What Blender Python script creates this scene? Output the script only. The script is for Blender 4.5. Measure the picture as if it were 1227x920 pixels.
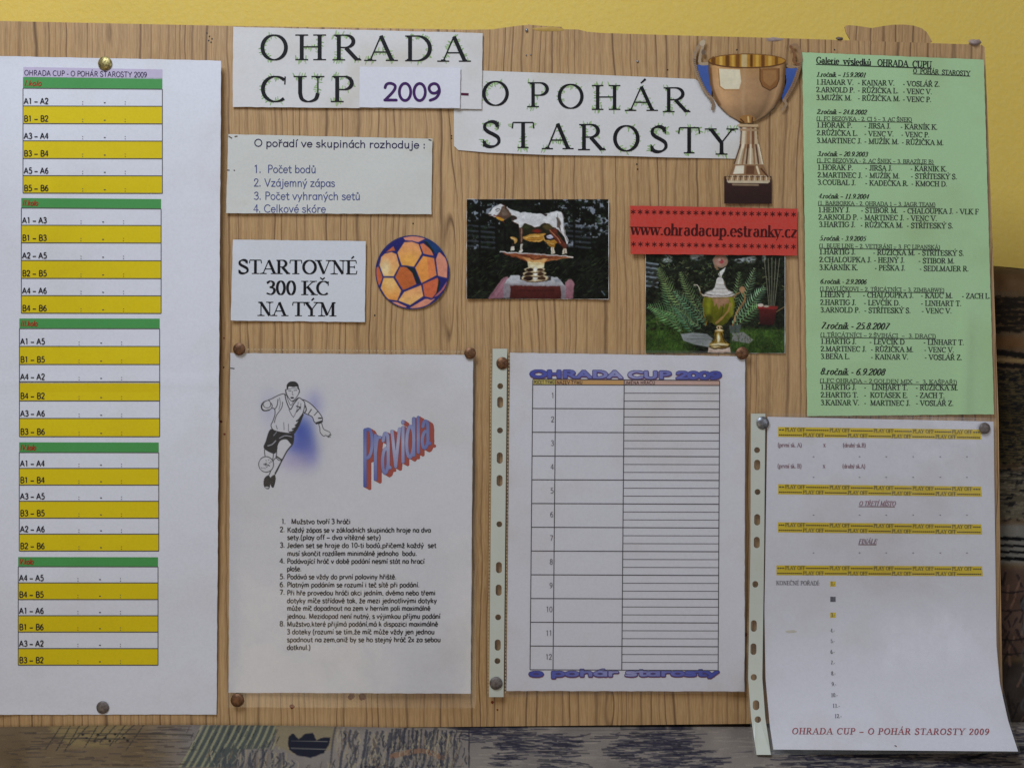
import bpy, math, random
import numpy as np
from mathutils import Vector

# ------------------------------------------------------------------ camera, world, lamps, exposure
for o in list(bpy.data.objects): bpy.data.objects.remove(o)
SC = bpy.context.scene
COL = SC.collection
PX = 0.00073           # metres on the board face for one pixel of the photograph
D = 1.0                # camera to board face
CX, CY = 613.5, 460.0
cam_data = bpy.data.cameras.new('camera')
cam = bpy.data.objects.new('camera', cam_data); COL.objects.link(cam)
cam.location = (0, -D, 0); cam.rotation_euler = (math.radians(90), 0, 0)
cam_data.sensor_width = 36; cam_data.lens = 18.0 / (613.5 * PX / D)
cam_data.clip_start = 0.02; cam_data.clip_end = 50
SC.camera = cam
world = bpy.data.worlds.new('World'); SC.world = world; world.use_nodes = True
bg = world.node_tree.nodes['Background']
bg.inputs[0].default_value = (1.0, 0.88, 0.70, 1); bg.inputs[1].default_value = 0.14
def area(name, loc, target, sx, sy, power, color):
    l = bpy.data.lights.new(name, 'AREA'); l.shape = 'RECTANGLE'; l.size = sx; l.size_y = sy
    l.energy = power; l.color = color
    o = bpy.data.objects.new(name, l); COL.objects.link(o); o.location = loc
    o.rotation_euler = (Vector(target) - Vector(loc)).to_track_quat('-Z', 'Y').to_euler()
    return o
area('window_light', (-0.5, -0.95, 1.22), (0.0, 0, 0.15), 0.6, 0.7, 18.5, (0.76, 0.86, 1.0))
area('right_fill_light', (1.5, -1.9, 0.3), (0.2, 0, -0.1), 0.9, 1.1, 6.5, (0.80, 0.87, 1.0))  # added cool fill to brighten the right side, not an actual window
area('warm_bounce_fill', (-0.75, -1.5, -0.75), (-0.25, 0, -0.25), 0.8, 0.6, 2.6, (1.0, 0.80, 0.52))  # added low fill standing in for warm floor and sofa bounce, no real lamp
SC.view_settings.view_transform = 'Standard'; SC.view_settings.look = 'None'
SC.view_settings.exposure = 0.0; SC.view_settings.gamma = 1.0
SC.render.engine = 'CYCLES'
SC.cycles.transparent_max_bounces = 12
SC.render.resolution_x = 1024; SC.render.resolution_y = 767

# ------------------------------------------------------------------ helpers
def W(px, py, d=0.0):
    """point seen at photo position (px, py), d metres in front of the board face"""
    k = (D - d) / D
    return ((px - CX) * PX * k, -d, (CY - py) * PX * k)
def lin(c):
    out = []
    for v in c[:3]:
        v = v / 255.0
        out.append(v / 12.92 if v <= 0.04045 else ((v + 0.055) / 1.055) ** 2.4)
    return tuple(out)
def mesh_obj(name, verts, faces, mat, parent=None, cols=None, smooth=False, kind=None):
    me = bpy.data.meshes.new(name)
    verts = np.asarray(verts, dtype=np.float32).reshape(-1, 3)
    if isinstance(faces, np.ndarray):
        n = faces.shape[1]; nf = len(faces)
        me.vertices.add(len(verts)); me.vertices.foreach_set('co', verts.ravel())
        me.loops.add(nf * n); me.loops.foreach_set('vertex_index', faces.astype(np.int32).ravel())
        me.polygons.add(nf); me.polygons.foreach_set('loop_start', np.arange(0, nf * n, n, dtype=np.int32))
        me.update(calc_edges=True)
    else:
        me.from_pydata(verts.tolist(), [], faces); me.update()
    if cols is not None:
        a = me.color_attributes.new('Col', 'FLOAT_COLOR', 'POINT')
        c = np.ones((len(verts), 4), dtype=np.float32); cc = np.asarray(cols, dtype=np.float32); c[:, :cc.shape[1]] = cc
        a.data.foreach_set('color', c.ravel())
    if smooth: me.polygons.foreach_set('use_smooth', np.ones(len(me.polygons), dtype=bool))
    me.materials.append(mat)
    o = bpy.data.objects.new(name, me); COL.objects.link(o)
    if parent is not None:
        o.parent = parent
        o.matrix_parent_inverse = parent.matrix_world.inverted() if parent.type != 'EMPTY' else __import__('mathutils').Matrix.Translation(-parent.location)
    if kind: o['kind'] = kind
    return o
def thing(name, label, cat, loc=(0, 0, 0), group=None):
    o = bpy.data.objects.new(name, None); COL.objects.link(o); o.location = loc; o.empty_display_size = .01
    o['label'] = label; o['category'] = cat
    if group: o['group'] = group
    return o
def tag(o, label, cat, group=None):
    o['label'] = label; o['category'] = cat
    if group: o['group'] = group
    return o

# ------------------------------------------------------------------ materials
def new_mat(name):
    m = bpy.data.materials.new(name); m.use_nodes = True
    nt = m.node_tree; nt.nodes.clear()
    out = nt.nodes.new('ShaderNodeOutputMaterial')
    return m, nt, out
def N(nt, typ, **kw):
    n = nt.nodes.new(typ)
    for k, v in kw.items():
        if k.startswith('i_'):
            key = k[2:]
            n.inputs[int(key) if key.isdigit() else key.replace('_', ' ')].default_value = v
        else: setattr(n, k, v)
    return n
def mth(nt, op, a, b=None, c=None, clamp=False):
    n = nt.nodes.new('ShaderNodeMath'); n.operation = op; n.use_clamp = clamp
    for i, v in enumerate((a, b, c)):
        if v is None: continue
        if isinstance(v, (int, float)): n.inputs[i].default_value = v
        else: nt.links.new(v, n.inputs[i])
    return n.outputs[0]
def mixc(nt, fac, a, b, mode='MIX'):
    n = nt.nodes.new('ShaderNodeMix'); n.data_type = 'RGBA'; n.blend_type = mode
    for idx, v in ((0, fac), (6, a), (7, b)):
        if isinstance(v, (int, float)): n.inputs[idx].default_value = v
        elif isinstance(v, tuple): n.inputs[idx].default_value = (*v[:3], 1)
        else: nt.links.new(v, n.inputs[idx])
    return n.outputs[2]
def ramp(nt, fac, stops):
    r = nt.nodes.new('ShaderNodeValToRGB')
    el = r.color_ramp.elements
    while len(el) < len(stops): el.new(0.5)
    for e, (p, c) in zip(el, stops):
        e.position = p; e.color = (c, c, c, 1) if isinstance(c, (int, float)) else (*c[:3], 1)
    nt.links.new(fac, r.inputs[0]); return r.outputs[0]
def noise(nt, vec, scale, detail=3.0, rough=0.5):
    n = nt.nodes.new('ShaderNodeTexNoise'); n.inputs['Scale'].default_value = scale
    n.inputs['Detail'].default_value = detail; n.inputs['Roughness'].default_value = rough
    nt.links.new(vec, n.inputs['Vector']); return n.outputs[0]
def geo_pos(nt): return nt.nodes.new('ShaderNodeNewGeometry').outputs['Position']
def mapping(nt, vec, scale=(1, 1, 1), loc=(0, 0, 0), rot=(0, 0, 0)):
    m = nt.nodes.new('ShaderNodeMapping'); m.inputs['Scale'].default_value = scale
    m.inputs['Location'].default_value = loc; m.inputs['Rotation'].default_value = rot
    nt.links.new(vec, m.inputs['Vector']); return m.outputs[0]
def bsdf(nt, out, color=None, rough=0.5, metal=0.0, spec=0.5, bump=None, bump_s=0.2, bump_d=0.001, rough_l=None):
    p = nt.nodes.new('ShaderNodeBsdfPrincipled')
    if isinstance(color, tuple): p.inputs['Base Color'].default_value = (*color[:3], 1)
    elif color is not None: nt.links.new(color, p.inputs['Base Color'])
    p.inputs['Roughness'].default_value = rough; p.inputs['Metallic'].default_value = metal
    p.inputs['Specular IOR Level'].default_value = spec
    if rough_l is not None: nt.links.new(rough_l, p.inputs['Roughness'])
    if bump is not None:
        b = nt.nodes.new('ShaderNodeBump'); b.inputs['Strength'].default_value = bump_s; b.inputs['Distance'].default_value = bump_d
        nt.links.new(bump, b.inputs['Height']); nt.links.new(b.outputs[0], p.inputs['Normal'])
    nt.links.new(p.outputs[0], out.inputs[0]); return p

def paper_mat(name, base, stain=(170, 150, 100), stain_amt=0.25, rough=0.6, spec=0.25, crumple=0.002, seed=0.0):
    """paper: base colour with faint yellowing, multiplied by the ink colour carried by the printed meshes"""
    m, nt, out = new_mat(name)
    pos = mapping(nt, geo_pos(nt), loc=(seed, seed * .7, seed * 1.3))
    n1 = noise(nt, pos, 14, 3, .55); n2 = noise(nt, pos, 420, 2, .5); n3 = noise(nt, pos, 5, 2, .5)
    s = ramp(nt, n1, [(0.52, 0.0), (0.78, 1.0)])
    st = mth(nt, 'MULTIPLY', s, stain_amt)
    c = mixc(nt, st, lin(base), lin(stain))
    c = mixc(nt, mth(nt, 'MULTIPLY', ramp(nt, n2, [(0.35, 1.0), (0.6, 0.0)]), 0.06), c, (0.3, 0.3, 0.32))
    att = nt.nodes.new('ShaderNodeVertexColor'); att.layer_name = 'Col'
    c = mixc(nt, 1.0, c, att.outputs[0], 'MULTIPLY')
    h = mth(nt, 'ADD', mth(nt, 'MULTIPLY', n3, 3.0), mth(nt, 'ADD', n1, mth(nt, 'MULTIPLY', n2, 0.03)))
    bsdf(nt, out, c, rough, 0, spec, h, 0.6, crumple)
    return m
P_WHITE = paper_mat('paper_white', (228, 228, 236), stain_amt=.12, seed=0)
P_RULES = paper_mat('paper_rules', (222, 220, 224), stain_amt=.16, seed=1.1)
P_REG = paper_mat('paper_registration', (226, 224, 231), stain=(190, 170, 125), stain_amt=.3, seed=2.3)
P_PLAY = paper_mat('paper_playoff', (224, 222, 230), stain_amt=.2, seed=3.7, crumple=.0028)
P_TITLE = paper_mat('paper_title', (222, 219, 218), stain=(185, 165, 115), stain_amt=.35, seed=4.1)
P_PATCH = paper_mat('paper_patch', (226, 224, 232), stain_amt=.05, seed=9.1)
P_NOTE = paper_mat('paper_note', (214, 213, 206), stain=(165, 150, 105), stain_amt=.5, seed=5.9)
P_FEE = paper_mat('paper_fee', (220, 222, 228), stain_amt=.1, seed=6.2)
P_GREEN = paper_mat('paper_green', (178, 214, 162), stain=(150, 165, 100), stain_amt=.35, rough=.42, spec=.4, seed=7.7)
P_RED = paper_mat('paper_red', (206, 66, 52), stain=(180, 50, 40), stain_amt=.3, rough=.5, spec=.3, seed=8.3)
P_PHOTO = paper_mat('photo_gloss', (250, 250, 250), stain_amt=0, rough=.3, spec=.3, crumple=.0006, seed=2)

def flat_mat(name, base, rough=.5, metal=0., spec=.5, var=0.25, scale=300, dark=None):
    m, nt, out = new_mat(name)
    n1 = noise(nt, geo_pos(nt), scale, 3, .6)
    b = lin(base); d = lin(dark) if dark else tuple(v * .55 for v in b)
    c = mixc(nt, mth(nt, 'MULTIPLY', ramp(nt, n1, [(.4, 0.), (.65, 1.)]), var), b, d)
    bsdf(nt, out, c, rough, metal, spec, n1, .15, .0005)
    return m

def wood_mat(name, off=0.0):
    m, nt, out = new_mat(name)
    g = mapping(nt, geo_pos(nt), loc=(off, 0, 0))
    sep = nt.nodes.new('ShaderNodeSeparateXYZ'); nt.links.new(g, sep.inputs[0])
    def comb(x, z):
        c = nt.nodes.new('ShaderNodeCombineXYZ')
        nt.links.new(x, c.inputs[0]); nt.links.new(z, c.inputs[2]); return c.outputs[0]
    X, Z = sep.outputs[0], sep.outputs[2]
    def wav(scx, scz, sc, det, s):
        v = comb(mth(nt, 'MULTIPLY_ADD', X, scx, s), mth(nt, 'MULTIPLY', Z, scz))
        return noise(nt, v, sc, det, .5)
    wob = wav(14, 7, 1, 2, 3.0)
    Xw = mth(nt, 'MULTIPLY_ADD', mth(nt, 'SUBTRACT', wob, .5), .012, X)
    wob2 = noise(nt, comb(mth(nt, 'MULTIPLY', X, 60), mth(nt, 'MULTIPLY', Z, 30)), 1, 2, .5)
    Xw = mth(nt, 'MULTIPLY_ADD', mth(nt, 'SUBTRACT', wob2, .5), .0022, Xw)
    big = noise(nt, comb(mth(nt, 'MULTIPLY', Xw, 26), mth(nt, 'MULTIPLY', Z, .8)), 1, 1.5, .45)
    f = mth(nt, 'MULTIPLY_ADD', big, 5.5, mth(nt, 'MULTIPLY', Xw, 122.0))
    # a few flame figures where the rings close
    for (fx, fy, sx_, sz_, am) in ((884, 200, .0095, .05, 3.4), (545, 330, .008, .09, -2.6), (130, 40, .009, .05, 2.8), (380, 860, .008, .07, 2.6), (1130, 50, .007, .04, 2.4), (735, 848, .007, .04, -1.5)):
        gx = mth(nt, 'MULTIPLY', mth(nt, 'SUBTRACT', Xw, (fx - CX) * PX), 1 / sx_); gz = mth(nt, 'MULTIPLY', mth(nt, 'SUBTRACT', Z, (CY - fy) * PX), 1 / sz_)
        e = mth(nt, 'EXPONENT', mth(nt, 'MULTIPLY', mth(nt, 'MULTIPLY_ADD', gx, gx, mth(nt, 'MULTIPLY', gz, gz)), -1.0))
        f = mth(nt, 'MULTIPLY_ADD', e, am, f)
    fr = mth(nt, 'FRACT', f)
    tri = mth(nt, 'ABSOLUTE', mth(nt, 'SUBTRACT', fr, .5))
    line = ramp(nt, tri, [(0.0, 1.0), (0.05, .7), (0.13, 0.0)])
    brk = ramp(nt, wav(110, 2.2, 1, 3, 9.0), [(0.36, 0.1), (0.6, 1.0)])
    line = mth(nt, 'MULTIPLY', line, brk)
    shade = ramp(nt, fr, [(0.0, .1), (0.48, .85), (0.52, .2), (1.0, .1)])
    fine = noise(nt, comb(mth(nt, 'MULTIPLY', Xw, 480), mth(nt, 'MULTIPLY', Z, 14)), 1, 3, .6)
    fine2 = noise(nt, comb(mth(nt, 'MULTIPLY', Xw, 1500), mth(nt, 'MULTIPLY', Z, 90)), 1, 2, .6)
    tone = noise(nt, comb(mth(nt, 'MULTIPLY', X, 9), mth(nt, 'MULTIPLY', Z, 2)), 1, 2, .5)
    c = mixc(nt, ramp(nt, tone, [(.3, 0.), (.7, 1.)]), lin((205, 166, 118)), lin((188, 148, 99)))
    c = mixc(nt, mth(nt, 'MULTIPLY', shade, .42), c, lin((152, 114, 74)))
    c = mixc(nt, mth(nt, 'MULTIPLY', ramp(nt, fine, [(.42, 0.), (.7, 1.)]), .62), c, lin((136, 102, 68)))
    c = mixc(nt, mth(nt, 'MULTIPLY', ramp(nt, fine2, [(.45, 0.), (.7, 1.)]), .28), c, lin((226, 196, 150)))
    c = mixc(nt, mth(nt, 'MULTIPLY', line, .85), c, lin((92, 64, 44)))
    h = mth(nt, 'SUBTRACT', mth(nt, 'MULTIPLY', fine, .4), line)
    bsdf(nt, out, c, .42, 0, .4, h, .25, .0004)
    return m
WOOD = wood_mat('woodgrain_foil'); WOOD2 = wood_mat('woodgrain_foil_flap', .013)

def wall_mat():
    m, nt, out = new_mat('yellow_plaster')
    p = geo_pos(nt)
    n1 = noise(nt, p, 190, 4, .6); n2 = noise(nt, p, 4, 2, .5); n3 = noise(nt, p, 60, 3, .5)
    c = mixc(nt, n2, lin((242, 210, 106)), lin((236, 198, 86)))
    c = mixc(nt, mth(nt, 'MULTIPLY', ramp(nt, n1, [(.4, 0.), (.7, 1.)]), .18), c, lin((240, 222, 150)))
    h = mth(nt, 'ADD', n1, mth(nt, 'MULTIPLY', n3, .8))
    bsdf(nt, out, c, .7, 0, .25, h, .4, .0016)
    return m
WALL = wall_mat()

def fabric_mat():
    m, nt, out = new_mat('patterned_upholstery')
    p = geo_pos(nt)
    base = noise(nt, p, 9, 2, .5)
    h1 = noise(nt, mapping(nt, p, (70, 500, 500)), 1, 4, .6)
    h2 = noise(nt, mapping(nt, p, (400, 60, 60)), 1, 3, .6)
    c = mixc(nt, ramp(nt, base, [(.35, 0.), (.65, 1.)]), lin((120, 98, 78)), lin((120, 116, 112)))
    c = mixc(nt, mth(nt, 'MULTIPLY', ramp(nt, h1, [(.5, 0.), (.58, 1.)]), .7), c, lin((44, 40, 48)))
    c = mixc(nt, mth(nt, 'MULTIPLY', ramp(nt, h2, [(.6, 0.), (.66, 1.)]), .3), c, lin((60, 60, 62)))
    att = nt.nodes.new('ShaderNodeVertexColor'); att.layer_name = 'Col'
    c = mixc(nt, att.outputs[1], c, att.outputs[0])
    weave = noise(nt, p, 1500, 2, .6)
    c = mixc(nt, mth(nt, 'MULTIPLY', ramp(nt, weave, [(.4, 1.), (.6, 0.)]), .18), c, (0.02, 0.018, 0.02))
    bsdf(nt, out, c, .9, 0, .1, weave, .5, .0006)
    return m
FABRIC = fabric_mat()

def film_mat():
    m, nt, out = new_mat('clear_plastic_film')
    n1 = noise(nt, geo_pos(nt), 16, 3, .5)
    tr = nt.nodes.new('ShaderNodeBsdfTransparent'); tr.inputs[0].default_value = (.985, .985, .985, 1)
    gl = nt.nodes.new('ShaderNodeBsdfGlossy'); gl.inputs[0].default_value = (1, 1, 1, 1); gl.inputs['Roughness'].default_value = .24
    df = nt.nodes.new('ShaderNodeBsdfDiffuse'); df.inputs[0].default_value = (.75, .76, .76, 1)
    b = nt.nodes.new('ShaderNodeBump'); b.inputs['Strength'].default_value = .5; b.inputs['Distance'].default_value = .004
    nt.links.new(n1, b.inputs['Height']); nt.links.new(b.outputs[0], gl.inputs['Normal'])
    lw = nt.nodes.new('ShaderNodeLayerWeight'); lw.inputs[0].default_value = .5
    fc = mth(nt, 'MULTIPLY_ADD', mth(nt, 'POWER', lw.outputs['Facing'], 4.0), .4, .055)
    m1 = nt.nodes.new('ShaderNodeMixShader'); nt.links.new(fc, m1.inputs[0])
    m0 = nt.nodes.new('ShaderNodeMixShader'); m0.inputs[0].default_value = .03
    nt.links.new(tr.outputs[0], m0.inputs[1]); nt.links.new(df.outputs[0], m0.inputs[2])
    nt.links.new(m0.outputs[0], m1.inputs[1]); nt.links.new(gl.outputs[0], m1.inputs[2])
    nt.links.new(m1.outputs[0], out.inputs[0]); return m
FILM = film_mat()
STRIP = flat_mat('milky_punched_strip', (205, 208, 196), .35, 0, .5, .12, 60, (180, 180, 150))
WELD = flat_mat('welded_seam', (196, 172, 132), .3, 0, .5, .3, 500)
BRASS = flat_mat('brass_tack', (196, 180, 120), .42, .8, .5, .9, 600, (96, 80, 44))
BROWN = flat_mat('bronzed_tack', (132, 94, 66), .5, .6, .5, .7, 420, (60, 36, 24))
STEEL = flat_mat('steel_tack', (150, 152, 158), .42, .8, .5, .6, 380, (70, 66, 64))
GREY = flat_mat('dull_grey_tack', (128, 118, 114), .55, .4, .5, .6, 400, (66, 54, 48))
EDGE = flat_mat('board_core', (150, 108, 66), .7, 0, .2, .6, 300)
TAPE = flat_mat('yellowed_tape', (196, 160, 86), .25, 0, .5, .3, 200)
PUTTY = flat_mat('grey_putty', (165, 145, 140), .6, 0, .3, .4, 300)
STAIN = flat_mat('rusty_stain', (120, 52, 30), .6, 0, .3, .5, 500)

# ------------------------------------------------------------------ stroke lettering
ARC = 'E'
GL = {
'A': (.74, "Ln .36 1 .07 0;Lt .36 1 .66 0;Ln .17 .34 .55 .34;S .07 0;S .66 0"),
'B': (.66, "Lt .15 0 .15 1;Ln .15 1 .34 1;Ec .34 .76 .2 .24 90 -90;Ln .15 .52 .36 .52;Ec .36 .26 .23 .26 90 -90;Ln .15 0 .36 0;S .12 0 .1;S .12 1 .1"),
'C': (.70, "Ec .4 .5 .34 .5 46 312;+Ln .64 .68 .65 1.0"),
'D': (.76, "Lt .15 0 .15 1;Ln .15 1 .33 1;Ec .33 .5 .36 .5 90 -90;Ln .15 0 .33 0;S .12 0 .1;S .12 1 .1"),
'E': (.62, "Lt .15 0 .15 1;Ln .15 1 .53 1;Ln .15 .52 .45 .52;Ln .15 0 .55 0;+Ln .53 1 .55 .78;+Ln .45 .42 .45 .62;+Ln .55 0 .58 .24;S .12 0 .1;S .12 1 .1"),
'F': (.58, "Lt .15 0 .15 1;Ln .15 1 .53 1;Ln .15 .52 .45 .52;+Ln .53 1 .55 .78;+Ln .45 .42 .45 .62;S .15 0;S .12 1 .1"),
'G': (.76, "Ec .4 .5 .34 .5 50 310;Lt .64 .1 .64 .42;-Ln .42 .42 .64 .42;+S .63 .42;+Ln .62 .7 .63 1"),
'H': (.76, "Lt .15 0 .15 1;Lt .61 0 .61 1;Ln .15 .52 .61 .52;S .15 0;S .15 1;S .61 0;S .61 1"),
'I': (.34, "Lt .17 0 .17 1;S .17 0;S .17 1"),
'J': (.42, "Lt .27 1 .27 .2;Cc .27 .22 .22 .03 .1 0 .03 .12;S .27 1"),
'K': (.74, "Lt .15 0 .15 1;Ln .6 1 .17 .44;Lt .3 .58 .64 0;S .15 0;S .15 1;S .6 1;S .65 0"),
'L': (.60, "Lt .15 0 .15 1;Ln .15 0 .54 0;+Ln .54 0 .57 .26;S .15 1;S .12 0 .1"),
'M': (.90, "Ln .15 0 .15 1;Lt .16 1 .44 .04;Ln .44 .04 .73 1;Lt .74 1 .74 0;S .15 0;S .74 0;S .1 1 .08;S .79 1 .08"),
'N': (.76, "Ln .16 0 .16 1;Lt .15 1 .61 0;Ln .62 0 .62 1;S .16 0;S .1 1 .08;S .62 1"),
'O': (.76, "Ec .38 .5 .33 .5 90 450"),
'P': (.60, "Lt .15 0 .15 1;Ln .15 1 .32 1;Ec .32 .74 .22 .26 90 -90;Ln .15 .48 .32 .48;S .15 0;S .12 1 .1"),
'R': (.70, "Lt .15 0 .15 1;Ln .15 1 .32 1;Ec .32 .75 .22 .25 90 -90;Ln .15 .5 .32 .5;Lt .33 .49 .62 0;S .15 0;S .12 1 .1;S .65 0 .08"),
'S': (.58, "Cs .47 .8 .4 .96 .26 1 .12 .92 .09 .75 .18 .61 .36 .48 .48 .36 .5 .18 .4 .04 .25 0 .12 .06 .07 .22;+Ln .48 .72 .48 1.0;+Ln .06 .28 .06 0"),
'T': (.66, "Lt .33 0 .33 1;Ln .04 1 .62 1;+Ln .04 1 .02 .76;+Ln .62 1 .64 .76;S .33 0"),
'U': (.74, "Lt .15 1 .15 .32;Cc .15 .34 .2 .1 .36 0 .54 .1 .6 .34;Ln .6 .34 .6 1;S .15 1;S .6 1"),
'V': (.74, "Lt .08 1 .37 0;Ln .37 0 .65 1;S .08 1;S .65 1"),
'W': (1.0, "Lt .06 1 .29 0;Ln .29 0 .5 .92;Lt .48 1 .69 0;Ln .69 0 .92 1;S .06 1;S .48 1;S .92 1"),
'X': (.74, "Lt .08 1 .64 0;Ln .62 1 .08 0;S .08 1;S .62 1;S .08 0;S .65 0"),
'Y': (.74, "Lt .07 1 .36 .45;Ln .36 .45 .65 1;Lt .36 0 .36 .47;S .07 1;S .65 1;S .36 0"),
'Z': (.64, "Ln .08 1 .54 1;Lt .54 1 .07 0;Ln .07 0 .56 0;+Ln .08 1 .06 .78;+Ln .56 0 .59 .22"),
'0': (.54, "Ec .27 .5 .21 .5 90 450"),
'1': (.54, "Lt .28 0 .28 1;Ln .28 1 .13 .84;S .28 0"),
'2': (.54, "Cc .07 .74 .12 .93 .26 1 .42 .9 .44 .72 .34 .46 .08 .03;Ln .06 .02 .49 .02;+Ln .49 .02 .52 .18"),
'3': (.54, "Cc .08 .84 .25 1 .42 .88 .39 .64 .22 .54;Cc .22 .54 .44 .44 .46 .2 .3 .01 .06 .1"),
'4': (.54, "Lt .37 0 .37 1;Ln .37 1 .04 .3 .51 .3"),
'5': (.54, "Ln .45 1 .17 1 .12 .56;Cc .12 .56 .3 .64 .46 .46 .44 .14 .25 0 .07 .08"),
'6': (.54, "Cc .42 .98 .2 .82 .08 .48 .13 .12 .27 0 .42 .1 .46 .33 .36 .54 .2 .54 .09 .38"),
'7': (.54, "Ln .06 .98 .47 .98;Lt .47 .98 .2 0"),
'8': (.54, "Ec .27 .76 .17 .23 90 450;Ec .27 .27 .2 .27 90 450"),
'9': (.54, "Cc .12 .02 .34 .18 .46 .52 .41 .88 .27 1 .12 .9 .08 .67 .18 .46 .34 .46 .45 .62"),
'a': (.56, "-Ec .27 .32 .2 .32 15 375;-Lt .48 .66 .48 0;+Cc .12 .54 .22 .65 .36 .6 .4 .44;+Lt .4 .48 .4 .08;+Ln .4 .08 .5 .04;+Ec .25 .2 .17 .2 60 360"),
'b': (.56, "Lt .11 1 .11 .02;Ec .3 .32 .19 .32 90 450;+Ln .11 1 .02 .97"),
'c': (.48, "Ec .28 .32 .21 .33 50 315"),
'd': (.58, "Lt .46 1 .46 0;Ec .27 .32 .2 .32 90 450;+Ln .46 1 .37 .97;+Ln .46 0 .56 .04"),
'e': (.54, "Ec .28 .32 .21 .33 0 318;Ln .08 .34 .48 .34"),
'f': (.38, "Cc .4 .95 .28 1 .2 .86 .19 .66;Lt .19 .7 .19 0;Ln .05 .63 .34 .63;S .19 0"),
'g': (.56, "Ec .27 .32 .2 .32 15 375;Lt .47 .66 .47 -.1;Cc .47 -.1 .42 -.26 .26 -.3 .1 -.22"),
'h': (.58, "Lt .12 1 .12 0;Cc .12 .42 .24 .62 .38 .64 .46 .46 .46 .3;Lt .46 .4 .46 0;S .12 0;S .46 0;+Ln .12 1 .03 .97"),
'i': (.26, "Lt .13 .66 .13 0;Lt .13 .86 .13 .93;S .13 0;+Ln .13 .66 .04 .63"),
'\u0131': (.26, "Lt .13 .66 .13 0;S .13 0;+Ln .13 .66 .04 .63"),
'j': (.32, "Lt .2 .66 .2 -.12;Cc .2 -.1 .14 -.28 -.02 -.26;Lt .2 .86 .2 .93"),
'k': (.54, "Lt .12 1 .12 0;Ln .42 .62 .13 .28;Lt .24 .38 .47 0;S .12 0;S .47 0;+Ln .12 1 .03 .97"),
'l': (.26, "Lt .13 1 .13 0;S .13 0;+Ln .13 1 .04 .97"),
'm': (.84, "Lt .12 .66 .12 0;Cc .12 .42 .22 .62 .34 .64 .42 .46;Lt .42 .48 .42 0;Cc .42 .42 .52 .62 .64 .64 .72 .46;Lt .72 .48 .72 0;S .12 0;S .42 0;S .72 0"),
'n': (.58, "Lt .12 .66 .12 0;Cc .12 .42 .24 .62 .38 .64 .46 .46;Lt .46 .5 .46 0;S .12 0;S .46 0;+Ln .12 .66 .03 .63"),
'o': (.56, "Ec .28 .32 .21 .33 90 450"),
'p': (.58, "Lt .12 .66 .12 -.3;Ec .31 .32 .2 .33 90 450;S .12 -.3;+Ln .12 .66 .03 .63"),
'q': (.58, "Lt .46 .66 .46 -.3;Ec .27 .32 .2 .33 90 450;S .46 -.3"),
'r': (.42, "Lt .12 .66 .12 0;Cc .12 .4 .22 .6 .37 .61;S .12 0;+Ln .12 .66 .03 .63"),
's': (.46, "Cs .38 .55 .24 .65 .1 .57 .12 .43 .24 .34 .38 .24 .38 .08 .24 -.01 .06 .08"),
't': (.38, "Lt .18 .88 .18 .1;Cc .18 .12 .24 0 .36 .05;Ln .04 .64 .34 .64"),
'u': (.58, "Cc .12 .66 .12 .25 .18 .03 .32 .02 .44 .2;Lt .45 .66 .45 0;+Ln .12 .66 .03 .64;+Ln .45 .66 .36 .64;+Ln .45 0 .54 .03"),
'v': (.52, "Lt .05 .65 .25 0;Ln .25 0 .46 .65;S .06 .65;S .45 .65"),
'w': (.76, "Lt .05 .65 .2 0;Ln .2 0 .38 .6;Lt .36 .65 .54 0;Ln .54 0 .71 .65;S .06 .65;S .36 .65;S .7 .65"),
'x': (.52, "Lt .06 .65 .45 0;Ln .44 .65 .05 0;S .06 .65;S .44 .65;S .07 0;S .45 0"),
'y': (.52, "Lt .05 .65 .26 0;Ln .46 .65 .16 -.28;S .06 .65;S .45 .65"),
'z': (.50, "Ln .06 .64 .42 .64;Lt .42 .64 .06 .01;Ln .06 .01 .44 .01"),
'.': (.26, "Lt .12 0 .12 .12"), ',': (.26, "Lt .14 .05 .08 -.12"), ':': (.28, "Lt .14 .02 .14 .14;Lt .14 .46 .14 .58"),
'-': (.38, "Lh .05 .34 .32 .34"), '\u2013': (.56, "Lh .03 .34 .52 .34"),
'(': (.32, "Cc .26 1.02 .12 .78 .08 .4 .12 .02 .26 -.24"), ')': (.32, "Cc .06 1.02 .2 .78 .24 .4 .2 .02 .06 -.24"),
'*': (.56, "Lt .26 .46 .26 .94;Lt .06 .82 .46 .58;Lt .46 .82 .06 .58"),
' ': (.30, ""),
}
ACC = {'Á': 'Aa', 'É': 'Ea', 'Í': 'Ia', 'Ý': 'Ya', 'Č': 'Cc', 'Ř': 'Rc', 'Š': 'Sc', 'Ž': 'Zc', 'Ň': 'Nc', 'Ů': 'Ur',
       'á': 'aa', 'é': 'ea', 'í': '\u0131a', 'ó': 'oa', 'ú': 'ua', 'ý': 'ya', 'č': 'cc', 'ě': 'ec', 'ř': 'rc', 'š': 'sc', 'ž': 'zc', 'ů': 'ur', 'ň': 'nc'}
def catmull(p, closed=False, n=5):
    p = [np.array(q, float) for q in p]; out = []
    m = len(p); rng = range(m if closed else m - 1)
    for i in rng:
        a = p[(i - 1) % m] if closed or i > 0 else p[i]; b = p[i]; c = p[(i + 1) % m]
        d = p[(i + 2) % m] if closed or i + 2 < m else p[i + 1]
        for k in range(n):
            t = k / n
            out.append(.5 * ((2 * b) + (c - a) * t + (2 * a - 5 * b + 4 * c - d) * t * t + (3 * b - a - 3 * c + d) * t ** 3))
    if not closed: out.append(p[-1])
    return out
_gc = {}
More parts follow.
